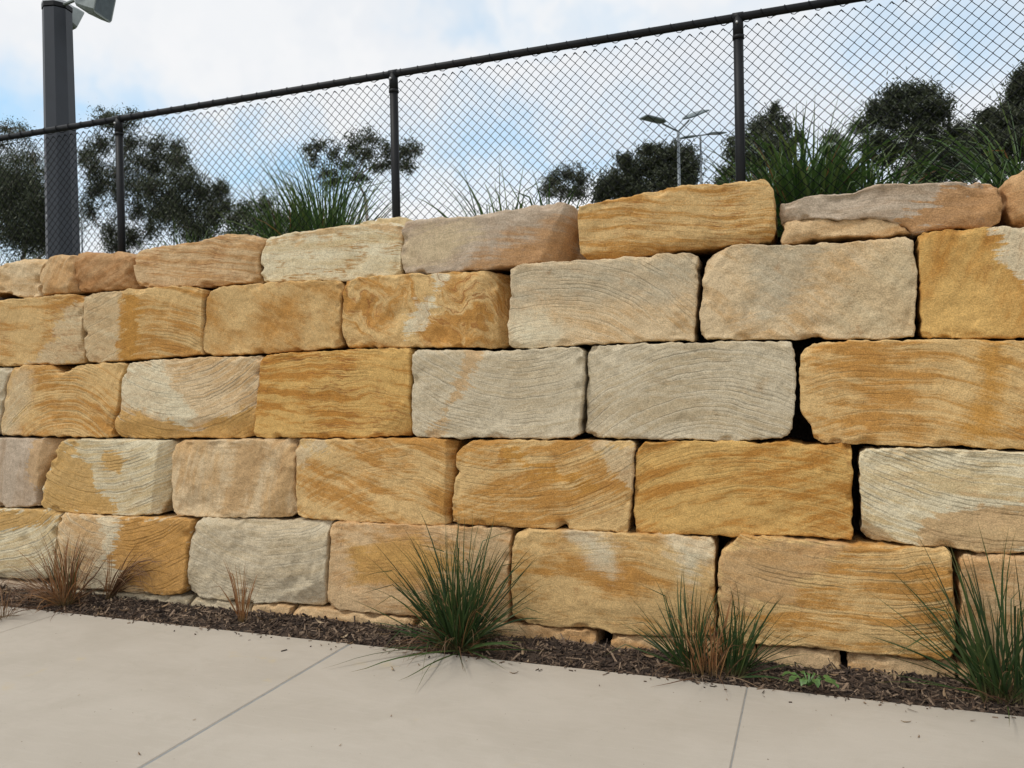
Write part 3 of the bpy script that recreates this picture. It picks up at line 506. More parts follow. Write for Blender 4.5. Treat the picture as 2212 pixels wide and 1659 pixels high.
for x in pxs:
    mb = MB(); mb.tube([(x, YFN, 2.30), (x, YFN, 3.0), (x, YFN, zr - .022)], .0310, 16); po = mb.obj('post', BLK, fence, True)
    mb = MB(); mb.tube([(x, YFN, zr - .14), (x, YFN, zr - .118)], .0365, 16)
    mb.tube([(x, YFN, zr - .12), (x, YFN, zr - .05), (x, YFN, zr + .0)], [.0335, .0335, .031], 14); cpo = mb.obj('rail_fitting', BLK, fence, True)
    mb = MB(); mb.tube([(x - .034, YFN, zr), (x + .034, YFN, zr)], .0300, 16); mb.obj('rail_collar', BLK, fence, True)
    mb = MB(); mb.tube([(x - .004, YFN - .032, zr - .045), (x - .004, YFN - .046, zr - .045)], .0085, 8); mb.obj('bolt', GALV, fence, True)
pw = .0707
mb = MB(); hz = []
n = int((x1f - x0f) / (pw / 2)); nz = int((zr - .035 - 2.42) / (pw / 2)); ztop = zr - .042
YM = YFN + .040
vv, ff, base = [], [], 0
zs = np.arange(nz * 2 + 1) * (pw / 4)              # node, mid, node ...
for i in range(n):
    xa = x0f + i * pw / 2
    kk = np.arange(nz * 2 + 1); node = kk // 2 + i
    fr = np.where((kk // 2) % 2 == 0, 0, 1)
    ph = np.where(kk % 4 == 0, 0.0, np.where(kk % 4 == 2, 1.0, .5))
    if i % 2: ph = 1 - ph
    xx = xa + ph * (pw / 2) * 1.06; dy = np.where(kk % 4 == 1, -.004, np.where(kk % 4 == 3, .004, 0.0)) * (1 if i % 2 else -1)
    jit = .0045 * pn(np.stack([xx * 3, zs * 3, 0 * zs], 1) + 3)
    pts = np.stack([xx + jit, YM + dy + .018 * pn(np.stack([xx * 1.1, zs * 2, 0 * zs + 9], 1)), ztop - zs], 1)
    r_ = .0031; m_ = len(pts)
    off = np.array([[r_, 0, r_], [-r_, r_, 0], [0, -r_, -r_]]) * 1.1
    off = np.array([[r_, 0, 0], [0, r_, 0], [-r_, 0, 0], [0, -r_, 0]])
    vv.append((pts[:, None] + off[None]).reshape(-1, 3))
    ff += [(base + a * 4 + b, base + a * 4 + (b + 1) % 4, base + a * 4 + 4 + (b + 1) % 4, base + a * 4 + 4 + b) for a in range(m_ - 1) for b in range(4)]
    base += m_ * 4
wm = mesh_obj('wire_mesh', np.vstack(vv), ff, WIRE, fence, False); wm['kind'] = 'stuff'
mb = MB()
for i in range(0, n, 2):                          # folded wire ends along the top edge
    xk = x0f + i * pw / 2
    mb.tube([(xk - .010, YM - .003, ztop - .011), (xk, YM, ztop + .001), (xk + .013, YM + .003, ztop - .013)], .0042, 5)
kn = mb.obj('wire_ends', WIRE, fence, True); kn['kind'] = 'stuff'
mb = MB(); tt = np.arange(0, int((x1f - x0f) / (2 * pw)) * 24) / 24.0   # lacing wire wound round the rail
jx = .02 * np.sin(tt * 1.7)
ang = tt * 2 * math.pi
sharp = np.sign(np.sin(ang)) * 0
xx = x0f + .05 + tt * 2 * pw + .018 * np.sin(ang + 1)
mb.tube(np.stack([xx, YFN + .0280 * np.cos(ang), zr + .0280 * np.sin(ang) - np.where(np.sin(ang) < -.95, .008, 0)], 1), .0028, 4)
mb.obj('lacing_wire', WIRE, fence, True)

# ------------------------------------------------------------------ tussocks
def m_blade(name, cols, tip):
    m, t, b = mat(name)
    r = N(t, 'ShaderNodeNewGeometry').outputs['Random Per Island']
    c = MIX(t, SS(t, r, 0.0, .5), cols[0], cols[1]); c = MIX(t, SS(t, r, .55, 1.0), c, cols[2])
    a = N(t, 'ShaderNodeAttribute', attribute_name='along')
    c = MIX(t, SS(t, a.outputs['Fac'], .72, 1.0, 0, .75), c, tip)
    c = MIX(t, SS(t, a.outputs['Fac'], 0, .16, .7, 0), c, (.20, .16, .075))
    L(t, c, b.inputs['Base Color']); b.inputs['Roughness'].default_value = .5; b.inputs['Specular IOR Level'].default_value = .35
    tr = N(t, 'ShaderNodeBsdfTranslucent'); L(t, c, tr.inputs[0]); mx = N(t, 'ShaderNodeMixShader', inp={0: .25})
    o = [n for n in t.nodes if n.type == 'OUTPUT_MATERIAL'][0]
    L(t, b.outputs[0], mx.inputs[1]); L(t, tr.outputs[0], mx.inputs[2]); L(t, mx.outputs[0], o.inputs[0])
    return m
GREEN = m_blade('green_blades', [(.020, .044, .014), (.036, .074, .020), (.070, .105, .030)], (.17, .12, .04))
LUSH = m_blade('lush_blades', [(.040, .092, .022), (.080, .155, .038), (.14, .20, .055)], (.12, .15, .05))
DRY = m_blade('dry_blades', [(.28, .120, .045), (.37, .20, .085), (.22, .10, .045)], (.34, .19, .085))
BROWN = m_blade('brown_blades', [(.11, .055, .030), (.19, .105, .055), (.30, .19, .105)], (.28, .17, .09))
def blades(name, m, root, n, h, spread, width, seed, parent, lean=(0, 0), droop=.5, ymax=None, base_r=.06, segs=7, hvar=.35, floor=True, az0=None, azs=.5, tilt0=0.0):
    rg = np.random.default_rng(seed); V, Fc, A = [], [], []; b0 = 0
    for k in range(n):
        az = rg.uniform(0, 2 * math.pi) if az0 is None else rg.normal(az0, azs); tilt = tilt0 + abs(rg.normal(0, 1)) * spread; tilt = min(tilt, 1.45)
        L_ = h * (1 - hvar * rg.uniform(0, 1) ** 1.3) * (1.0 - .12 * tilt)
        dr = droop * rg.uniform(.3, 1.5); w = width * rg.uniform(.65, 1.2)
        rr = base_r * math.sqrt(rg.uniform(0, 1)); p = np.array([root[0] + rr * math.cos(az + rg.normal(0, .6)), root[1] + rr * math.sin(az + rg.normal(0, .6)), root[2] - .015])
        hd = np.array([math.cos(az), math.sin(az), 0]) ; th = tilt; sideb = np.array([-math.sin(az), math.cos(az), 0]); tw = rg.uniform(-1.2, 1.2)
        bend = rg.normal(0, .24); kink = rg.random() < .20
        for s in range(segs + 1):
            u = s / segs
            d = hd * math.sin(th) + np.array([lean[0], lean[1], 0]) * .6 + np.array([0, 0, math.cos(th)]) + sideb * bend * u
            d /= np.linalg.norm(d)
            ws = w * (min(1, .55 + 1.6 * u) * (1 - u ** 2.2) + .04)
            nrm = sideb * math.cos(tw) + np.cross(d, sideb) * math.sin(tw)
            V += [p - nrm * ws / 2, p + nrm * ws / 2]; A += [u, u]
            p = p + d * L_ / segs
            if ymax is not None and p[1] > ymax: p[1] = ymax - .004 * rg.random()
            if floor:
                fz = (float(bed_z(np.array([p[0]]), np.array([p[1]]))[0]) if p[1] > YP else 0.0) + .012 if floor == True else floor
                if p[2] < fz: p[2] = fz
            th = min(th + dr * (.25 + u * 1.3) / segs * 1.6 + (.9 if kink and s == segs - 3 else 0), 2.7)
        for s in range(segs):
            q = b0 + 2 * s; Fc.append((q, q + 1, q + 3, q + 2))
        b0 += 2 * (segs + 1)
    o = mesh_obj(name, V, Fc, m, parent, True); o['kind'] = 'stuff'
    at_ = o.data.attributes.new('along', 'FLOAT', 'POINT'); at_.data.foreach_set('value', np.array(A, np.float32))
    return o
def tuss(x, y, label, parts, group=None, Y=None, z=None):
    p = on_z(x, y, .02) if Y is None else np.array([at(x, y, Y)[0], Y, z])
    r = empty('grass_tussock', tuple(p)); tag(r, label, 'grass', group)
    for i, kw in enumerate(parts):
        kw = dict(kw); off = kw.pop('off', (0, 0)); nm, m = kw.pop('kind')
        blades(nm, m, (p[0] + off[0], p[1] + off[1], p[2]), parent=r, seed=int(x * 3 + y + i * 77), **kw)
    return r
g_, d_, b_, l_ = ('green_blades', GREEN), ('dry_blades', DRY), ('brown_blades', BROWN), ('green_blades', LUSH)
WY = YD - .035
tuss(990, 1392, 'large dark green grass tussock spilling from the mulch onto the footpath', [
    dict(kind=g_, n=210, h=.90, spread=.74, width=.0110, droop=.34, ymax=WY, base_r=.085, hvar=.55),
    dict(kind=g_, n=75, h=.66, spread=.85, width=.0095, droop=.40, ymax=WY, base_r=.08, hvar=.5),
    dict(kind=b_, n=60, h=.52, spread=1.0, width=.007, droop=1.2, ymax=WY, base_r=.09),
    dict(kind=d_, n=22, h=.50, spread=.7, width=.006, droop=1.0, ymax=WY, base_r=.08),
    dict(kind=b_, n=20, h=.55, spread=.3, width=.0065, droop=1.7, base_r=.07, az0=-1.6, azs=.7, tilt0=.6)])
tuss(1532, 1447, 'medium tussock with green outer blades and rusty dry blades in the middle', [
    dict(kind=g_, n=75, h=.58, spread=.58, width=.0105, droop=.30, hvar=.5, ymax=WY, off=(-.10, 0), lean=(-.25, 0), base_r=.05),
    dict(kind=g_, n=70, h=.54, spread=.58, width=.0105, droop=.30, hvar=.5, ymax=WY, off=(.13, .02), lean=(.35, 0), base_r=.05),
    dict(kind=d_, n=55, h=.48, spread=.50, width=.0075, droop=.35, ymax=WY, base_r=.09),
    dict(kind=b_, n=36, h=.42, spread=1.1, width=.006, droop=1.3, ymax=WY, base_r=.10)])
tuss(2165, 1500, 'dense dark green tussock beside the narrow end block, leaning left', [
    dict(kind=g_, n=125, h=.90, spread=.56, width=.0115, droop=.26, ymax=WY, base_r=.11, lean=(-.22, 0), hvar=.55),
    dict(kind=b_, n=30, h=.45, spread=1.2, width=.006, droop=1.2, ymax=WY, base_r=.10)])
tuss(140, 1300, 'dry rusty brown tussock in front of the white and gold block', [
    dict(kind=b_, n=65, h=.62, spread=.85, width=.0080, droop=.55, ymax=WY, base_r=.07),
    dict(kind=d_, n=60, h=.66, spread=.65, width=.0075, droop=.45, ymax=WY, base_r=.07),
    dict(kind=g_, n=16, h=.60, spread=.25, width=.006, droop=.25, ymax=WY, base_r=.03, off=(.03, 0)),
    dict(kind=b_, n=40, h=.60, spread=1.2, width=.006, droop=.8, ymax=WY, base_r=.09),
    dict(kind=b_, n=26, h=.80, spread=.25, width=.006, droop=.75, ymax=WY, base_r=.06, az0=math.pi + .15, azs=.35, tilt0=.85),
    dict(kind=d_, n=7, h=.42, spread=.3, width=.007, droop=1.9, base_r=.05, az0=-1.7, azs=.4, tilt0=.5)])
tuss(232, 1288, 'arching straw brown tussock against the foot of the wall', [
    dict(kind=b_, n=48, h=.80, spread=.22, width=.0075, droop=1.15, ymax=WY, base_r=.04, az0=-.05, azs=.30, tilt0=.55, hvar=.45),
    dict(kind=('dry_blades', DRY), n=16, h=.5, spread=.4, width=.005, droop=1.2, ymax=WY, base_r=.04, lean=(.6, 0))])
tuss(5, 1330, 'wispy brown tussock lying over the path edge by the frame of mulch', [
    dict(kind=b_, n=60, h=.42, spread=.8, width=.005, droop=1.6, ymax=WY, base_r=.06, lean=(.3, -.1))])
tuss(522, 1338, 'small sparse tuft of upright rusty dry blades before the grey block', [
    dict(kind=d_, n=26, h=.46, spread=.22, width=.0080, droop=.25, ymax=WY, base_r=.025)])
# tussocks planted on the terrace behind the fence
TZ = 2.44
def top_t(x, Y, h, n, sp, label, w=.016, lean=(0, 0), m=l_, seed=0, dr=.5):
    return tuss(x, 400, label, [dict(kind=m, n=n, h=h, spread=sp, width=w, droop=dr, base_r=.16, lean=lean, floor=2.44, hvar=.5),
                                dict(kind=d_, n=max(6, n // 14), h=h * .8, spread=sp * 1.2, width=w * .7, droop=.8, base_r=.15, floor=2.44)], 'tussocks planted behind the fence', Y, TZ)
top_t(700, 6.1, 1.28, 360, .42, 'tall spiky green tussock behind the fence, left of the second-tallest bare trunk')
top_t(615, 6.0, 1.0, 220, .55, 'thin green tussock behind the banded pale cap stone')
top_t(1085, 6.0, .92, 80, .66, 'low sparse green tussock behind the mauve cap stone', w=.018)
top_t(1195, 6.1, .80, 26, .35, 'few broad upright blades behind the fence beside the low round tree', w=.024)
top_t(1735, 6.0, 1.08, 420, .58, 'big leafy green tussock behind the fence post and golden cap stone', w=.022, dr=.8)
top_t(1655, 6.3, .95, 240, .66, 'leafy green tussock just behind the fence post', w=.020, dr=.9)
top_t(1880, 6.1, .95, 340, .75, 'arching green tussock behind the mauve grey cap stone', w=.020, dr=1.1)
top_t(2215, 5.95, 1.05, 320, .75, 'arching green tussock behind the cap stone at the wall end', w=.020, dr=1.1)
top_t(410, 6.1, .74, 150, .45, 'short green tussock behind the pink tan cap stone', w=.016)
top_t(350, 6.4, .65, 110, .5, 'low green tussock beside the first fence post')
top_t(50, 6.2, .62, 200, .55, 'bushy green tussock behind the small cream cap stones')
top_t(500, 6.5, .80, 160, .55, 'scruffy green tussock behind the pink tan and banded cap stones')

# ------------------------------------------------------------------ mulch and litter
def m_chip():
    m, t, b = mat('bark_chips'); r = N(t, 'ShaderNodeNewGeometry').outputs['Random Per Island']; p = geopos(t)
    c = MIX(t, SS(t, r, 0, .6), (.026, .017, .012), (.100, .064, .042)); c = MIX(t, SS(t, r, .56, .96), c, (.33, .235, .16))
    L(t, MIX(t, SS(t, NOISE(t, p, 90, 4, .7), .3, .7, 0, .5), c, (.035, .025, .02)), b.inputs['Base Color']); b.inputs['Roughness'].default_value = .95
    bump(t, b, NOISE(t, p, 140, 3, .7), .6, .003); return m
CHIP = m_chip()
rg = np.random.default_rng(21)
mb = MB()
nC = 10500
cx_ = rg.uniform(-7.6, 2.6, nC); cy_ = YP + .004 + (rg.beta(1.2, 1.1, nC)) * (.41); cz_ = bed_z(cx_, cy_)
spill = rg.random(nC) < .030; cy_ = np.where(spill, YP - rg.exponential(.035, nC), cy_); cz_ = np.where(spill, .003, cz_)
for k in range(nC):
    l, w_, t_ = rg.gamma(2, .016) + .010, rg.uniform(.003, .015), rg.uniform(.002, .006)
    if spill[k]: l, w_ = l * .5, w_ * .6
    if k % 9 == 0 and not spill[k]: l, w_ = rg.uniform(.04, .10), rg.uniform(.008, .024)
    a, e = rg.uniform(0, 2 * math.pi), (rg.normal(0, .5 if k % 9 else .22) if not spill[k] else 0.0)
    u_ = np.array([math.cos(a) * math.cos(e), math.sin(a) * math.cos(e), math.sin(e)]); v_ = np.cross(u_, [0, 0, 1.0]); v_ /= np.linalg.norm(v_) + 1e-9
    rl = rg.normal(0, .5) if not spill[k] else 0.0; n_ = np.cross(v_, u_); v2 = v_ * math.cos(rl) + n_ * math.sin(rl); n2 = np.cross(v2, u_)
    c_ = np.array([cx_[k], cy_[k], cz_[k] + (rg.uniform(.0, .014) if not spill[k] else .003)]); tp = rg.uniform(.2, 1)
    q = [c_ - u_ * l / 2 - v2 * w_ / 2 * tp, c_ - u_ * l / 2 + v2 * w_ / 2, c_ + u_ * l / 2 + v2 * w_ / 2 * rg.uniform(.1, 1), c_ + u_ * l / 2 - v2 * w_ / 2 * tp]
    mid = n2 * rg.normal(0, .004)
    mb.add([q[0], q[1], q[2], q[3]] + [p_ - n2 * t_ + mid for p_ in q], [(0, 1, 2, 3), (7, 6, 5, 4), (0, 4, 5, 1), (1, 5, 6, 2), (2, 6, 7, 3), (3, 7, 4, 0)])
o = mb.obj('bark_mulch', CHIP); tag(o, 'dark brown bark mulch strip between footpath and wall', 'mulch', kind='stuff')
def m_leaf(name, a, b_):
    m, t, b = mat(name); r = N(t, 'ShaderNodeObjectInfo').outputs['Random']; p = objco(t)
    c = MIX(t, r, a, b_); L(t, MIX(t, SS(t, NOISE(t, p, 60, 4, .7), .35, .7, 0, .6), c, tuple(x * .45 for x in a)), b.inputs['Base Color']); b.inputs['Roughness'].default_value = .8
    return m
LEAF = m_leaf('dead_leaf', (.27, .17, .09), (.52, .40, .26))
def leaf_mesh(seed, l, w_):
    rg = np.random.default_rng(seed); V, Fc = [], []; n = 7; c = rg.normal(0, 1.2)
    for s in range(n + 1):
        u = s / n; ww = w_ * math.sin(math.pi * min(max(u, .03), .97)) ** .8 * (1 - .3 * u)
        x = (u - .5) * l; yc = c * .2 * l * (u - .5) ** 2; z = .012 * (2 * abs(u - .5)) ** 2 * rg.uniform(.6, 1.2)
        V += [(x, yc - ww / 2, z + .006), (x, yc, z), (x, yc + ww / 2, z + .004), (x, yc, z - .0012)]
    for s in range(n):
        a = 4 * s; Fc += [(a, a + 4, a + 5, a + 1), (a + 1, a + 5, a + 6, a + 2), (a + 2, a + 6, a + 7, a + 3), (a + 3, a + 7, a + 4, a)]
    me = bpy.data.meshes.new('fallen_leaf'); V = np.array(V); V[:, 2] -= V[:, 2].min()
    me.from_pydata(V.tolist(), [], Fc); me.materials.append(LEAF); me.polygons.foreach_set('use_smooth', [True] * len(Fc)); return me
LM = [leaf_mesh(k, .05 + .01 * k, .016 + .003 * (k % 3)) for k in range(6)]
rg = np.random.default_rng(33)
def put_leaf(x, y, z, s, label, group, k, tilt=.12):
    o = bpy.data.objects.new('fallen_leaf', LM[k % 6]); COL.objects.link(o); o.location = (x, y, z); o.scale = (s, s, s)
    o.rotation_euler = (rg.normal(0, tilt), rg.normal(0, tilt), rg.uniform(0, 6.28)); tag(o, label, 'leaf', group)
for k, (x, y, s) in enumerate([(301, 1630, .55), (848, 1447, .75), (757, 1391, .7), (1110, 1455, .6), (1957, 1560, .5), (2270, 1560, .9), (905, 1437, .45), (845, 1547, .3), (420, 1555, .25), (170, 1502, .22), (735, 1610, .25), (1985, 1592, .3), (1570, 1512, .35), (1140, 1430, .55)]):
    p = on_z(x, y, 0.0015); put_leaf(p[0], p[1], p[2], s, 'small curled brown dead leaf lying on the concrete footpath', 'dead leaves on the footpath', k, .02)
for k in range(60):
    x = rg.uniform(-6.4, 2.0); y = rg.uniform(YP + .03, YP + .36)
    z = float(bed_z(np.array([x]), np.array([y]))[0]) + .014
    put_leaf(x, y, z, rg.uniform(.6, 1.25), 'curled tan dead leaf lying in the bark mulch', 'dead leaves in the mulch', k, .35)
# twigs on the path
TW = plain('twig', (.20, .14, .09), .9)
for (a, b_, lab) in (((0, 1333), (42, 1329), 'thin bare twig on the path beside the wispy brown tussock'), ((2435 * .5 + 1000, 1558), (2300, 1535), 'long thin twig on the path by the dense dark tussock')):
    p, q = on_z(*a, .006), on_z(*b_, .006); mb = MB(); mb.tube([p, (p + q) / 2 + [.0, .008, .004], q], [.0035, .003, .002], 6); tag(mb.obj('twig', TW, None, True), lab, 'twig')
# broad-leaved weed
WEED = plain('weed_leaf', (.075, .155, .040), .5, var=.35, scale=40)
wp = on_z(1747, 1486, .01); wr = empty('weed', tuple(wp)); tag(wr, 'small bright green broad-leaved weed growing in the mulch', 'weed')
for k, (ang, l) in enumerate([(.2, .13), (.9, .09), (2.0, .12), (2.9, .14), (3.7, .11), (4.4, .10), (5.2, .10), (5.9, .15), (1.5, .08)]):
    V, Fc = [], []; n = 8; dv = np.array([math.cos(ang), math.sin(ang) * .8, 0]); sv = np.array([-dv[1], dv[0], 0])
    for s in range(n + 1):
        u = s / n; ww = .010 + .042 * math.exp(-((u - .76) / .20) ** 2) if u < .97 else .012
        c = wp + dv * l * u + np.array([0, 0, .012 + .05 * math.sin(u * 2.6)])
        V += [c - sv * ww / 2 + [0, 0, .006 * math.sin(s * 2.1)], c - np.array([0, 0, .004]), c + sv * ww / 2 + [0, 0, .006 * math.cos(s * 2.3)]]
    for s in range(n):
        a = 3 * s; Fc += [(a, a + 3, a + 4, a + 1), (a + 1, a + 4, a + 5, a + 2)]
    mesh_obj('leaf', V, Fc, WEED, wr, True)

# ------------------------------------------------------------------ floodlight pole and car park lights
POLE = plain('grey_painted_steel', (.028, .034, .046), .5, var=.08, scale=3)
ALU = plain('cast_aluminium', (.30, .335, .33), .5, .3, var=.08)
LAMPM = plain('dark_lens', (.10, .13, .15), .2)
YL = 11.4
pb = at(137, 545, YL); pt = at(121, -60, YL); mL = mpp(130, 300, YL)
pole = empty('floodlight_pole', (pb[0], YL, 2.42)); tag(pole, 'tall octagonal grey steel floodlight pole behind the fence', 'light pole')
ptop = 6.6
def oct_r(z): # radius by height
    r0 = 62 / 2 * mpp(137, 540, YL) / math.cos(math.pi / 8) ; r1 = 54 / 2 * mpp(121, 20, YL) / math.cos(math.pi / 8)
    za, zb = at(137, 540, YL)[2], at(121, 20, YL)[2]
    return r0 + (r1 - r0) * (z - za) / (zb - za)
xc_ = pb[0] - .01; ZT = 8.5
def octo(z0, z1, extra=0.0, nz=2):
    m_ = MB(); V = []
    for z in np.linspace(z0, z1, nz):
        a = np.arange(8) * math.pi / 4 + math.pi / 8 + math.radians(14); V.append(np.stack([xc_ + (oct_r(z) + extra) * np.cos(a), YL + (oct_r(z) + extra) * np.sin(a), np.full(8, z)], 1))
    m_.add(np.vstack(V), [(k * 8 + j, k * 8 + (j + 1) % 8, k * 8 + 8 + (j + 1) % 8, k * 8 + 8 + j) for k in range(nz - 1) for j in range(8)] + [tuple(range(8))[::-1], tuple((nz - 1) * 8 + j for j in range(8))])
    return m_
octo(2.42, ZT).obj('pole_shaft', POLE, pole)
mb = MB(); mb.box((xc_, YL, 2.45), (.7, .7, .06)); mb.obj('base_plate', POLE, pole)
zb_ = at(121, 12, YL)[2]
octo(zb_ - .02, zb_ + .02, .012).obj('clamp_band', GALV, pole); octo(zb_ - .10, zb_ - .025, .010).obj('clamp_band', BLK, pole)
mb = MB(); mb.tube([at(137, 470, YL) - [0.1, .24, 0], at(137, 470, YL) - [0.1, .27, 0]], .02, 8); mb.obj('access_screw', GALV, pole)
def flood(name, px, py, Y, size, yaw, tilt, label):
    c = at(px, py, Y); r = empty(name, tuple(c)); tag(r, label, 'floodlight')
    cy, sy, ct, st = math.cos(yaw), math.sin(yaw), math.cos(tilt), math.sin(tilt)
    Rm = np.array([[cy, -sy, 0], [sy, cy, 0], [0, 0, 1]]) @ np.array([[ct, 0, st], [0, 1, 0], [-st, 0, ct]])
    w_, h_, d = size
    rings = [(-.5 * d, .28, .22), (-.32 * d, .40, .36), (.15 * d, .5, .46), (.42 * d, .52, .5), (.5 * d, .52, .5)]
    V = []
    for (x, a, b_) in rings:
        bb = .06
        V += [(x, sx * w_ * a, sz * h_ * b_) for sx, sz in ((-1, -.8), (-.85, -1), (.85, -1), (1, -.8), (1, .8), (.85, 1), (-.85, 1), (-1, .8))]
    V = np.array(V) @ Rm.T + c
    f = [(k * 8 + j, k * 8 + (j + 1) % 8, k * 8 + 8 + (j + 1) % 8, k * 8 + 8 + j) for k in range(len(rings) - 1) for j in range(8)] + [tuple(range(8))[::-1]]
    mesh_obj('housing', V, f + [tuple(len(V) - 8 + j for j in range(8))], ALU, r, False)
    gl = np.array([(.505 * d, sx * w_ * .46, sz * h_ * .44) for sx, sz in ((-1, -1), (1, -1), (1, 1), (-1, 1))]) @ Rm.T + c
    mesh_obj('lens', gl, [(0, 1, 2, 3)], LAMPM, r, False)
    mb = MB()
    for s in (-1, 1): mb.tube(np.array([(-.05 * d, s * w_ * .53, 0), (-.55 * d, s * w_ * .53, 0)]) @ Rm.T + c, .02, 6)
    mb.tube(np.array([(-.55 * d, -w_ * .53, 0), (-.55 * d, w_ * .53, 0)]) @ Rm.T + c, .02, 6)
    e1 = np.array([-.55 * d, 0, 0]) @ Rm.T + c
    mb.tube([e1, (xc_, YL, e1[2] + .03)], .03, 8)
    mb.obj('bracket', ALU, r)
    return r
flood('floodlight', 200, 2, YL - .1, (.50, .52, .50), math.radians(12), math.radians(14), 'large grey aluminium floodlight head on a side bracket of the octagonal pole')
flood('floodlight', 148, 34, YL + .45, (.30, .40, .34), math.radians(75), math.radians(25), 'smaller floodlight head partly hidden behind the octagonal pole')

LGREY = plain('light_pole_grey', (.20, .23, .25), .45, .2)
HEAD = plain('lamp_head', (.10, .14, .15), .4)
def park_light(px, pytop, Y, heads, label, hl=.62, hw=.34):
    t_ = at(px, pytop, Y); r = empty('car_park_light', (t_[0], Y, 2.42)); tag(r, label, 'street light', 'lights over the car park')
    mb = MB(); mb.tube([(t_[0], Y, 2.42), (t_[0], Y, (t_[2] + 2.4) / 2), (t_[0], Y, t_[2])], [.075, .06, .045], 10); mb.obj('pole', LGREY, r, True)
    for (hx, hy, dy) in heads:
        e = at(hx, hy, Y + dy); d = e - t_; L_ = np.linalg.norm(d); u_ = d / L_
        mb = MB(); mb.tube([t_ - [0, 0, .03], t_ + d * (1 - .42 * hl / L_)], .032, 8); mb.obj('arm', LGREY, r, True)
        v_ = np.cross(u_, [0, 0, 1.0]); v_ /= np.linalg.norm(v_); v_ = v_ * (1 if v_[1] > 0 else -1) + np.array([0, 0, .16]); v_ /= np.linalg.norm(v_); u2 = u_ * 1.0; u2[2] *= .55; u2 /= np.linalg.norm(u2); n_ = np.cross(v_, u2); n_ = n_ * (1 if n_[2] > 0 else -1)
        out = [(-.5, -.25), (-.32, -.5), (.5, -.5), (.5, .5), (-.32, .5), (-.5, .25)]
        V = [e + u2 * a * hl + v_ * b_ * hw + n_ * s for s in (-.012, .03) for a, b_ in out] + [e + u2 * a * hl * .7 + v_ * b_ * hw * .7 + n_ * .07 for a, b_ in out]
        f = [tuple(range(6))[::-1], tuple(range(12, 18))] + [(k * 6 + j, k * 6 + (j + 1) % 6, k * 6 + 6 + (j + 1) % 6, k * 6 + 6 + j) for k in (0, 1) for j in range(6)]
        hd = mesh_obj('lamp_head', V, f, HEAD, r, False)
        Vg = [e + u2 * a * hl * .8 + v_ * b_ * hw * .8 - n_ * .0145 for a, b_ in out]
        mesh_obj('lens', Vg, [tuple(range(6))], LAMPM, hd, False)
park_light(1465, 282, 27, [(1412, 259, -.4), (1500, 249, .5)], 'twin-headed light pole with raised heads, rising above the rounded dark tree', .74, .72)
park_light(1513, 291, 38, [(1487, 297, -.3), (1546, 289, .4)], 'shorter-looking twin-headed light pole next to the raised twin light', .74, .72)
park_light(175, 430, 42, [(181, 430, -.8)], 'single-headed light pole right of the octagonal pole')
park_light(374, 437, 44, [(386, 434, -.3), (420, 433, .4)], 'dim light pole half lost before the dark dense tree')

# ------------------------------------------------------------------ gum trees
def m_foliage():
    m, t, b = mat('gum_leaves'); r = N(t, 'ShaderNodeNewGeometry').outputs['Random Per Island']
    c = MIX(t, SS(t, r, 0, .6), (.040, .055, .028), (.068, .085, .044)); c = MIX(t, SS(t, r, .70, 1), c, (.12, .135, .075))
    rn = N(t, 'ShaderNodeObjectInfo').outputs['Random']; c = MIX(t, M(t, 'MULTIPLY', rn, .25), c, (.055, .055, .030))
    L(t, c, b.inputs['Base Color']); b.inputs['Roughness'].default_value = .55
    tr = N(t, 'ShaderNodeBsdfTranslucent'); L(t, c, tr.inputs[0]); mx = N(t, 'ShaderNodeMixShader', inp={0: .30})
    o = [n for n in t.nodes if n.type == 'OUTPUT_MATERIAL'][0]
    L(t, b.outputs[0], mx.inputs[1]); L(t, tr.outputs[0], mx.inputs[2]); L(t, mx.outputs[0], o.inputs[0]); return m
GUM = m_foliage(); BARK = plain('gum_bark', (.23, .205, .18), .9, var=.45, scale=2.5)
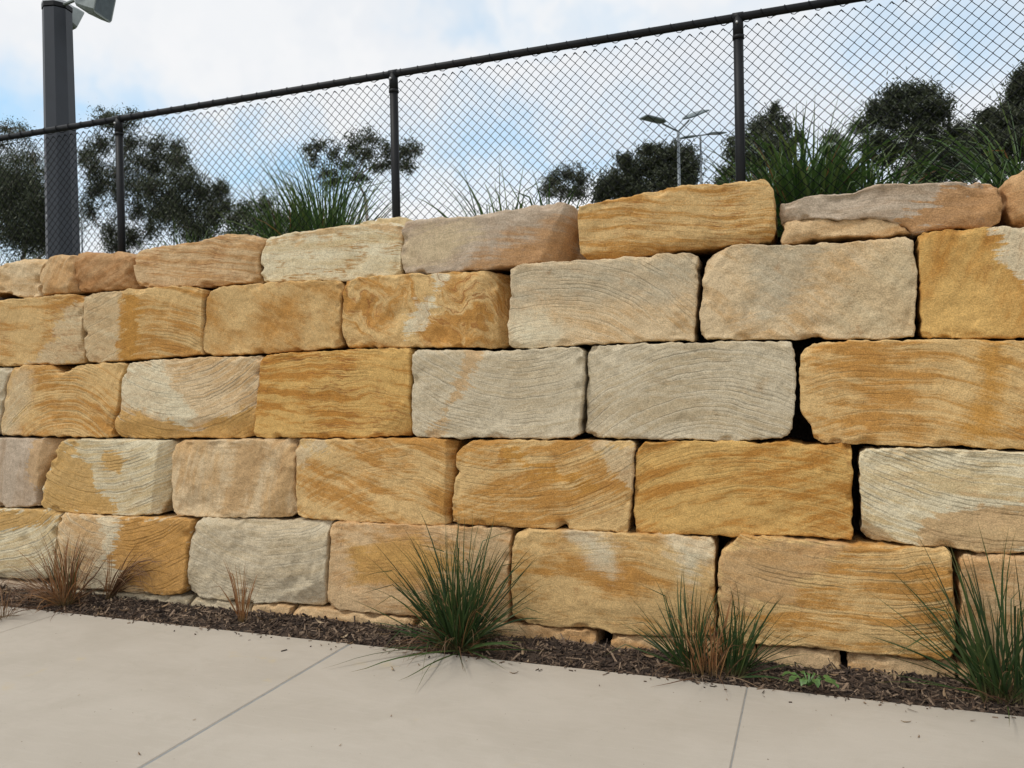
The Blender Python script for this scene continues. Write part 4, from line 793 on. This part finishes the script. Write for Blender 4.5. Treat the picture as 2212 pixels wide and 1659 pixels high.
def gum(label, Y, tx, clumps, dens=1.0, leaf=.19, fork=.45, trunk=.22, fill=.62, lab2=None):
    rg = np.random.default_rng(int(abs(tx) * 7 + Y)); base = at(tx, 520, Y); base = np.array([base[0], Y, 2.42])
    r = empty('gum_tree', tuple(base)); tag(r, label, 'tree', 'gum trees beyond the terrace')
    cl = []
    for (x, y, rx, ry) in clumps:
        s = mpp(x, y, Y); c = at(x, y, Y); c[1] += rg.normal(0, .35) * rx * s
        # keep the clump on the same sight line when it is moved in depth
        c = at(x, y, c[1]); k1, k2 = rg.uniform(.85, 1.2), rg.uniform(.95, 1.45); cl.append((c, rx * s * k1, ry * s * k2, rx * ry * k1 * k2))
    mb = MB(); zmin = min(c[0][2] - c[2] for c in cl); ctr = np.mean([c[0] for c in cl], axis=0)
    fk = np.array([base[0] * .6 + ctr[0] * .4, Y, base[2] + (max(zmin, base[2] + .8) - base[2]) * .9 + fork])
    bend = rg.normal(0, .15, 3) * [1, 1, 0]
    mb.tube([base - [0, 0, .2], (base + fk) / 2 + bend, fk], [trunk, trunk * .8, trunk * .62], 9)
    P_ = []; conn = [(fk, trunk * .6)]; todo = list(cl)
    while todo:                                   # limbs grow from the nearest part already reached
        best = min(((np.linalg.norm(c[0] - q[0]) + max(0, q[0][2] - c[0][2]) * .8, i_, k_) for i_, c in enumerate(todo) for k_, q in enumerate(conn)), key=lambda t__: t__[0])
        c, rx, ry, ar = todo.pop(best[1]); q0, r0 = conn[best[2]]; r1 = max(.035, r0 * .62)
        mid = (q0 + c) / 2 + rg.normal(0, .12 * rx + .05, 3); mid[2] -= .10 * ry
        mb.tube([q0, mid, c], [r0 * .8, (r0 * .8 + r1) / 2, r1], 6); conn.append((c, r1))
        ns = int(max(12, 22 * (1 + ar / 900))); tips = []
        for k in range(ns):
            d = rg.normal(0, 1, 3); d /= np.linalg.norm(d); q = c + d * np.array([rx, rx * .85, ry]) * rg.uniform(.2, 1.08)
            mb.tube([c, (c + q) / 2 + rg.normal(0, .1 * rx, 3), q], [.026, .018, .010], 3, caps=False); tips.append(q)
        nl = int(ar * 3.14 * .92 * dens * fill)
        tips = np.array(tips); pick = rg.integers(0, len(tips), nl)
        sub = (np.array([rx, rx, ry]) * .25 + .03) * .70
        off = rg.normal(0, 1, (nl, 3)) * np.where(rg.random((nl, 1)) < .22, 1.9, .85)
        P_.append(tips[pick] + off * sub)
    p = np.vstack(P_); n = len(p); L_ = leaf * rg.uniform(.6, 1.35, n); Wd = L_ * rg.uniform(.18, .34, n)
    a = rg.normal(0, 1, (n, 3)); a[:, 2] -= .7; a /= np.linalg.norm(a, axis=1)[:, None]
    b = np.cross(a, rg.normal(0, 1, (n, 3))); b /= np.linalg.norm(b, axis=1)[:, None]
    V = np.stack([p - a * L_[:, None] / 2, p + b * Wd[:, None] / 2, p + a * L_[:, None] / 2, p - b * Wd[:, None] / 2], 1).reshape(-1, 3)
    fc = np.arange(n * 4).reshape(-1, 4)
    mb.obj('trunk', BARK, r, True)
    cr = mesh_obj('crown', V, fc, GUM, r, False); cr['kind'] = 'stuff'
    return r
gum('tall thin-topped gum tree at the fence end, behind the octagonal pole', 46, 30, [(15, 278, 34, 18), (48, 290, 26, 20), (5, 315, 30, 18), (70, 340, 34, 26), (30, 345, 40, 14), (95, 375, 26, 20), (150, 480, 40, 40), (110, 530, 50, 24)], .75, fill=.5)
gum('dense dark bushy gum tree left of the octagonal pole', 34, 45, [(40, 400, 50, 45), (20, 450, 50, 45), (75, 440, 38, 50), (50, 505, 60, 40), (90, 490, 24, 40), (5, 380, 25, 25)], 1.3)
gum('tall open gum tree with pale trunk right of the octagonal pole', 42, 290, [(232, 252, 30, 16), (285, 248, 24, 12), (255, 268, 45, 18), (215, 312, 32, 24), (280, 310, 42, 30), (338, 318, 32, 24), (380, 320, 22, 20), (205, 362, 30, 26), (262, 370, 40, 30), (335, 365, 36, 28), (205, 415, 28, 30), (255, 425, 30, 22), (195, 455, 24, 22), (370, 350, 26, 24), (300, 405, 36, 30), (300, 455, 26, 28), (180, 335, 26, 22), (310, 350, 34, 26), (228, 392, 34, 26), (285, 515, 34, 30), (325, 490, 26, 28), (240, 500, 26, 30), (255, 535, 30, 18)], .95, fill=.58, trunk=.20)
gum('broad dense dark gum tree behind the first fence panel', 40, 405, [(405, 390, 42, 30), (370, 425, 42, 32), (440, 420, 42, 32), (475, 410, 24, 22), (395, 465, 55, 34), (460, 465, 36, 30), (345, 460, 30, 28), (330, 410, 24, 26), (430, 500, 60, 25), (488, 450, 14, 22), (385, 345, 28, 18)], 1.3)
gum('low scrubby gum between the dense tree and the tall tussock', 38, 545, [(530, 455, 34, 22), (570, 445, 26, 20), (560, 480, 45, 24), (505, 475, 28, 20), (600, 470, 30, 18), (520, 505, 40, 18), (590, 495, 50, 16), (650, 480, 30, 18)], .9, fill=.55, trunk=.12)
gum('slim forked gum tree behind the tall spiky tussock', 44, 800, [(690, 318, 22, 22), (675, 345, 22, 14), (722, 330, 24, 28), (765, 318, 26, 26), (800, 300, 30, 18), (790, 335, 36, 26), (835, 325, 22, 22), (745, 360, 30, 22), (700, 375, 30, 18), (872, 330, 30, 24), (895, 325, 22, 16), (850, 350, 24, 20), (665, 325, 16, 12), (770, 385, 26, 16), (720, 395, 30, 16), (878, 360, 22, 18), (820, 360, 24, 16)], .85, fill=.50, trunk=.15)
gum('low round gum tree beside the few broad upright blades', 48, 1225, [(1195, 390, 26, 20), (1230, 378, 30, 18), (1258, 392, 24, 22), (1215, 412, 34, 20), (1250, 420, 26, 18), (1180, 410, 16, 14)], 1.0, fill=.58, trunk=.16)
gum('rounded dense dark gum tree behind the golden cap stone', 40, 1410, [(1348, 350, 20, 18), (1370, 375, 38, 28), (1420, 350, 40, 26), (1455, 330, 36, 22), (1480, 360, 30, 28), (1320, 400, 40, 26), (1370, 415, 55, 25), (1440, 395, 55, 32), (1485, 400, 24, 36), (1300, 425, 24, 18), (1405, 325, 22, 14)], 1.35, fill=.72, trunk=.2)
gum('loose gum tree rising behind the right fence post', 44, 1650, [(1665, 258, 30, 18), (1640, 280, 32, 22), (1690, 285, 26, 20), (1605, 305, 28, 18), (1660, 315, 40, 24), (1590, 335, 32, 24), (1705, 320, 20, 18), (1630, 350, 40, 26), (1575, 370, 30, 20), (1690, 350, 30, 22), (1640, 385, 50, 18), (1675, 235, 14, 12), (1725, 300, 16, 18), (1730, 385, 40, 18), (1560, 395, 30, 14)], 1.0, fill=.58)
gum('small distant gum tree between the post and the umbrella-crowned tree', 60, 1805, [(1800, 300, 20, 14), (1818, 315, 18, 16), (1790, 325, 20, 14), (1808, 345, 28, 16), (1790, 375, 40, 18), (1840, 380, 34, 16)], 1.0, .26, fill=.6, trunk=.15)
gum('tall umbrella-crowned gum tree standing above the others', 42, 1958, [(1935, 212, 36, 20), (1975, 205, 40, 18), (2015, 225, 34, 22), (1905, 230, 28, 18), (1950, 235, 45, 20), (2030, 250, 24, 22), (1990, 250, 40, 20), (1890, 255, 26, 16), (1862, 275, 22, 15), (1925, 268, 32, 16), (2000, 272, 30, 14), (1965, 290, 30, 14), (1900, 300, 32, 16), (1935, 322, 36, 16), (1980, 320, 24, 14), (1872, 322, 22, 12), (1905, 345, 34, 16)], 1.15, fill=.66, trunk=.26)
gum('low dark gum tree right of the umbrella-crowned trunk', 44, 2040, [(2015, 300, 26, 16), (2060, 285, 34, 18), (2085, 300, 26, 18), (2040, 325, 36, 20), (1990, 355, 36, 22), (2060, 360, 44, 26), (1950, 375, 34, 20), (2010, 385, 50, 18), (2095, 345, 24, 26)], 1.2, fill=.62)
gum('tall gum tree at the far wall end behind the arching tussock', 40, 2180, [(2195, 215, 26, 26), (2225, 200, 40, 40), (2170, 255, 32, 24), (2215, 265, 40, 32), (2140, 285, 32, 22), (2185, 305, 44, 26), (2120, 325, 34, 24), (2240, 320, 50, 40), (2205, 175, 24, 22), (2130, 255, 22, 18), (2160, 350, 50, 24), (2105, 360, 26, 20), (2290, 260, 50, 60)], 1.15, fill=.64)
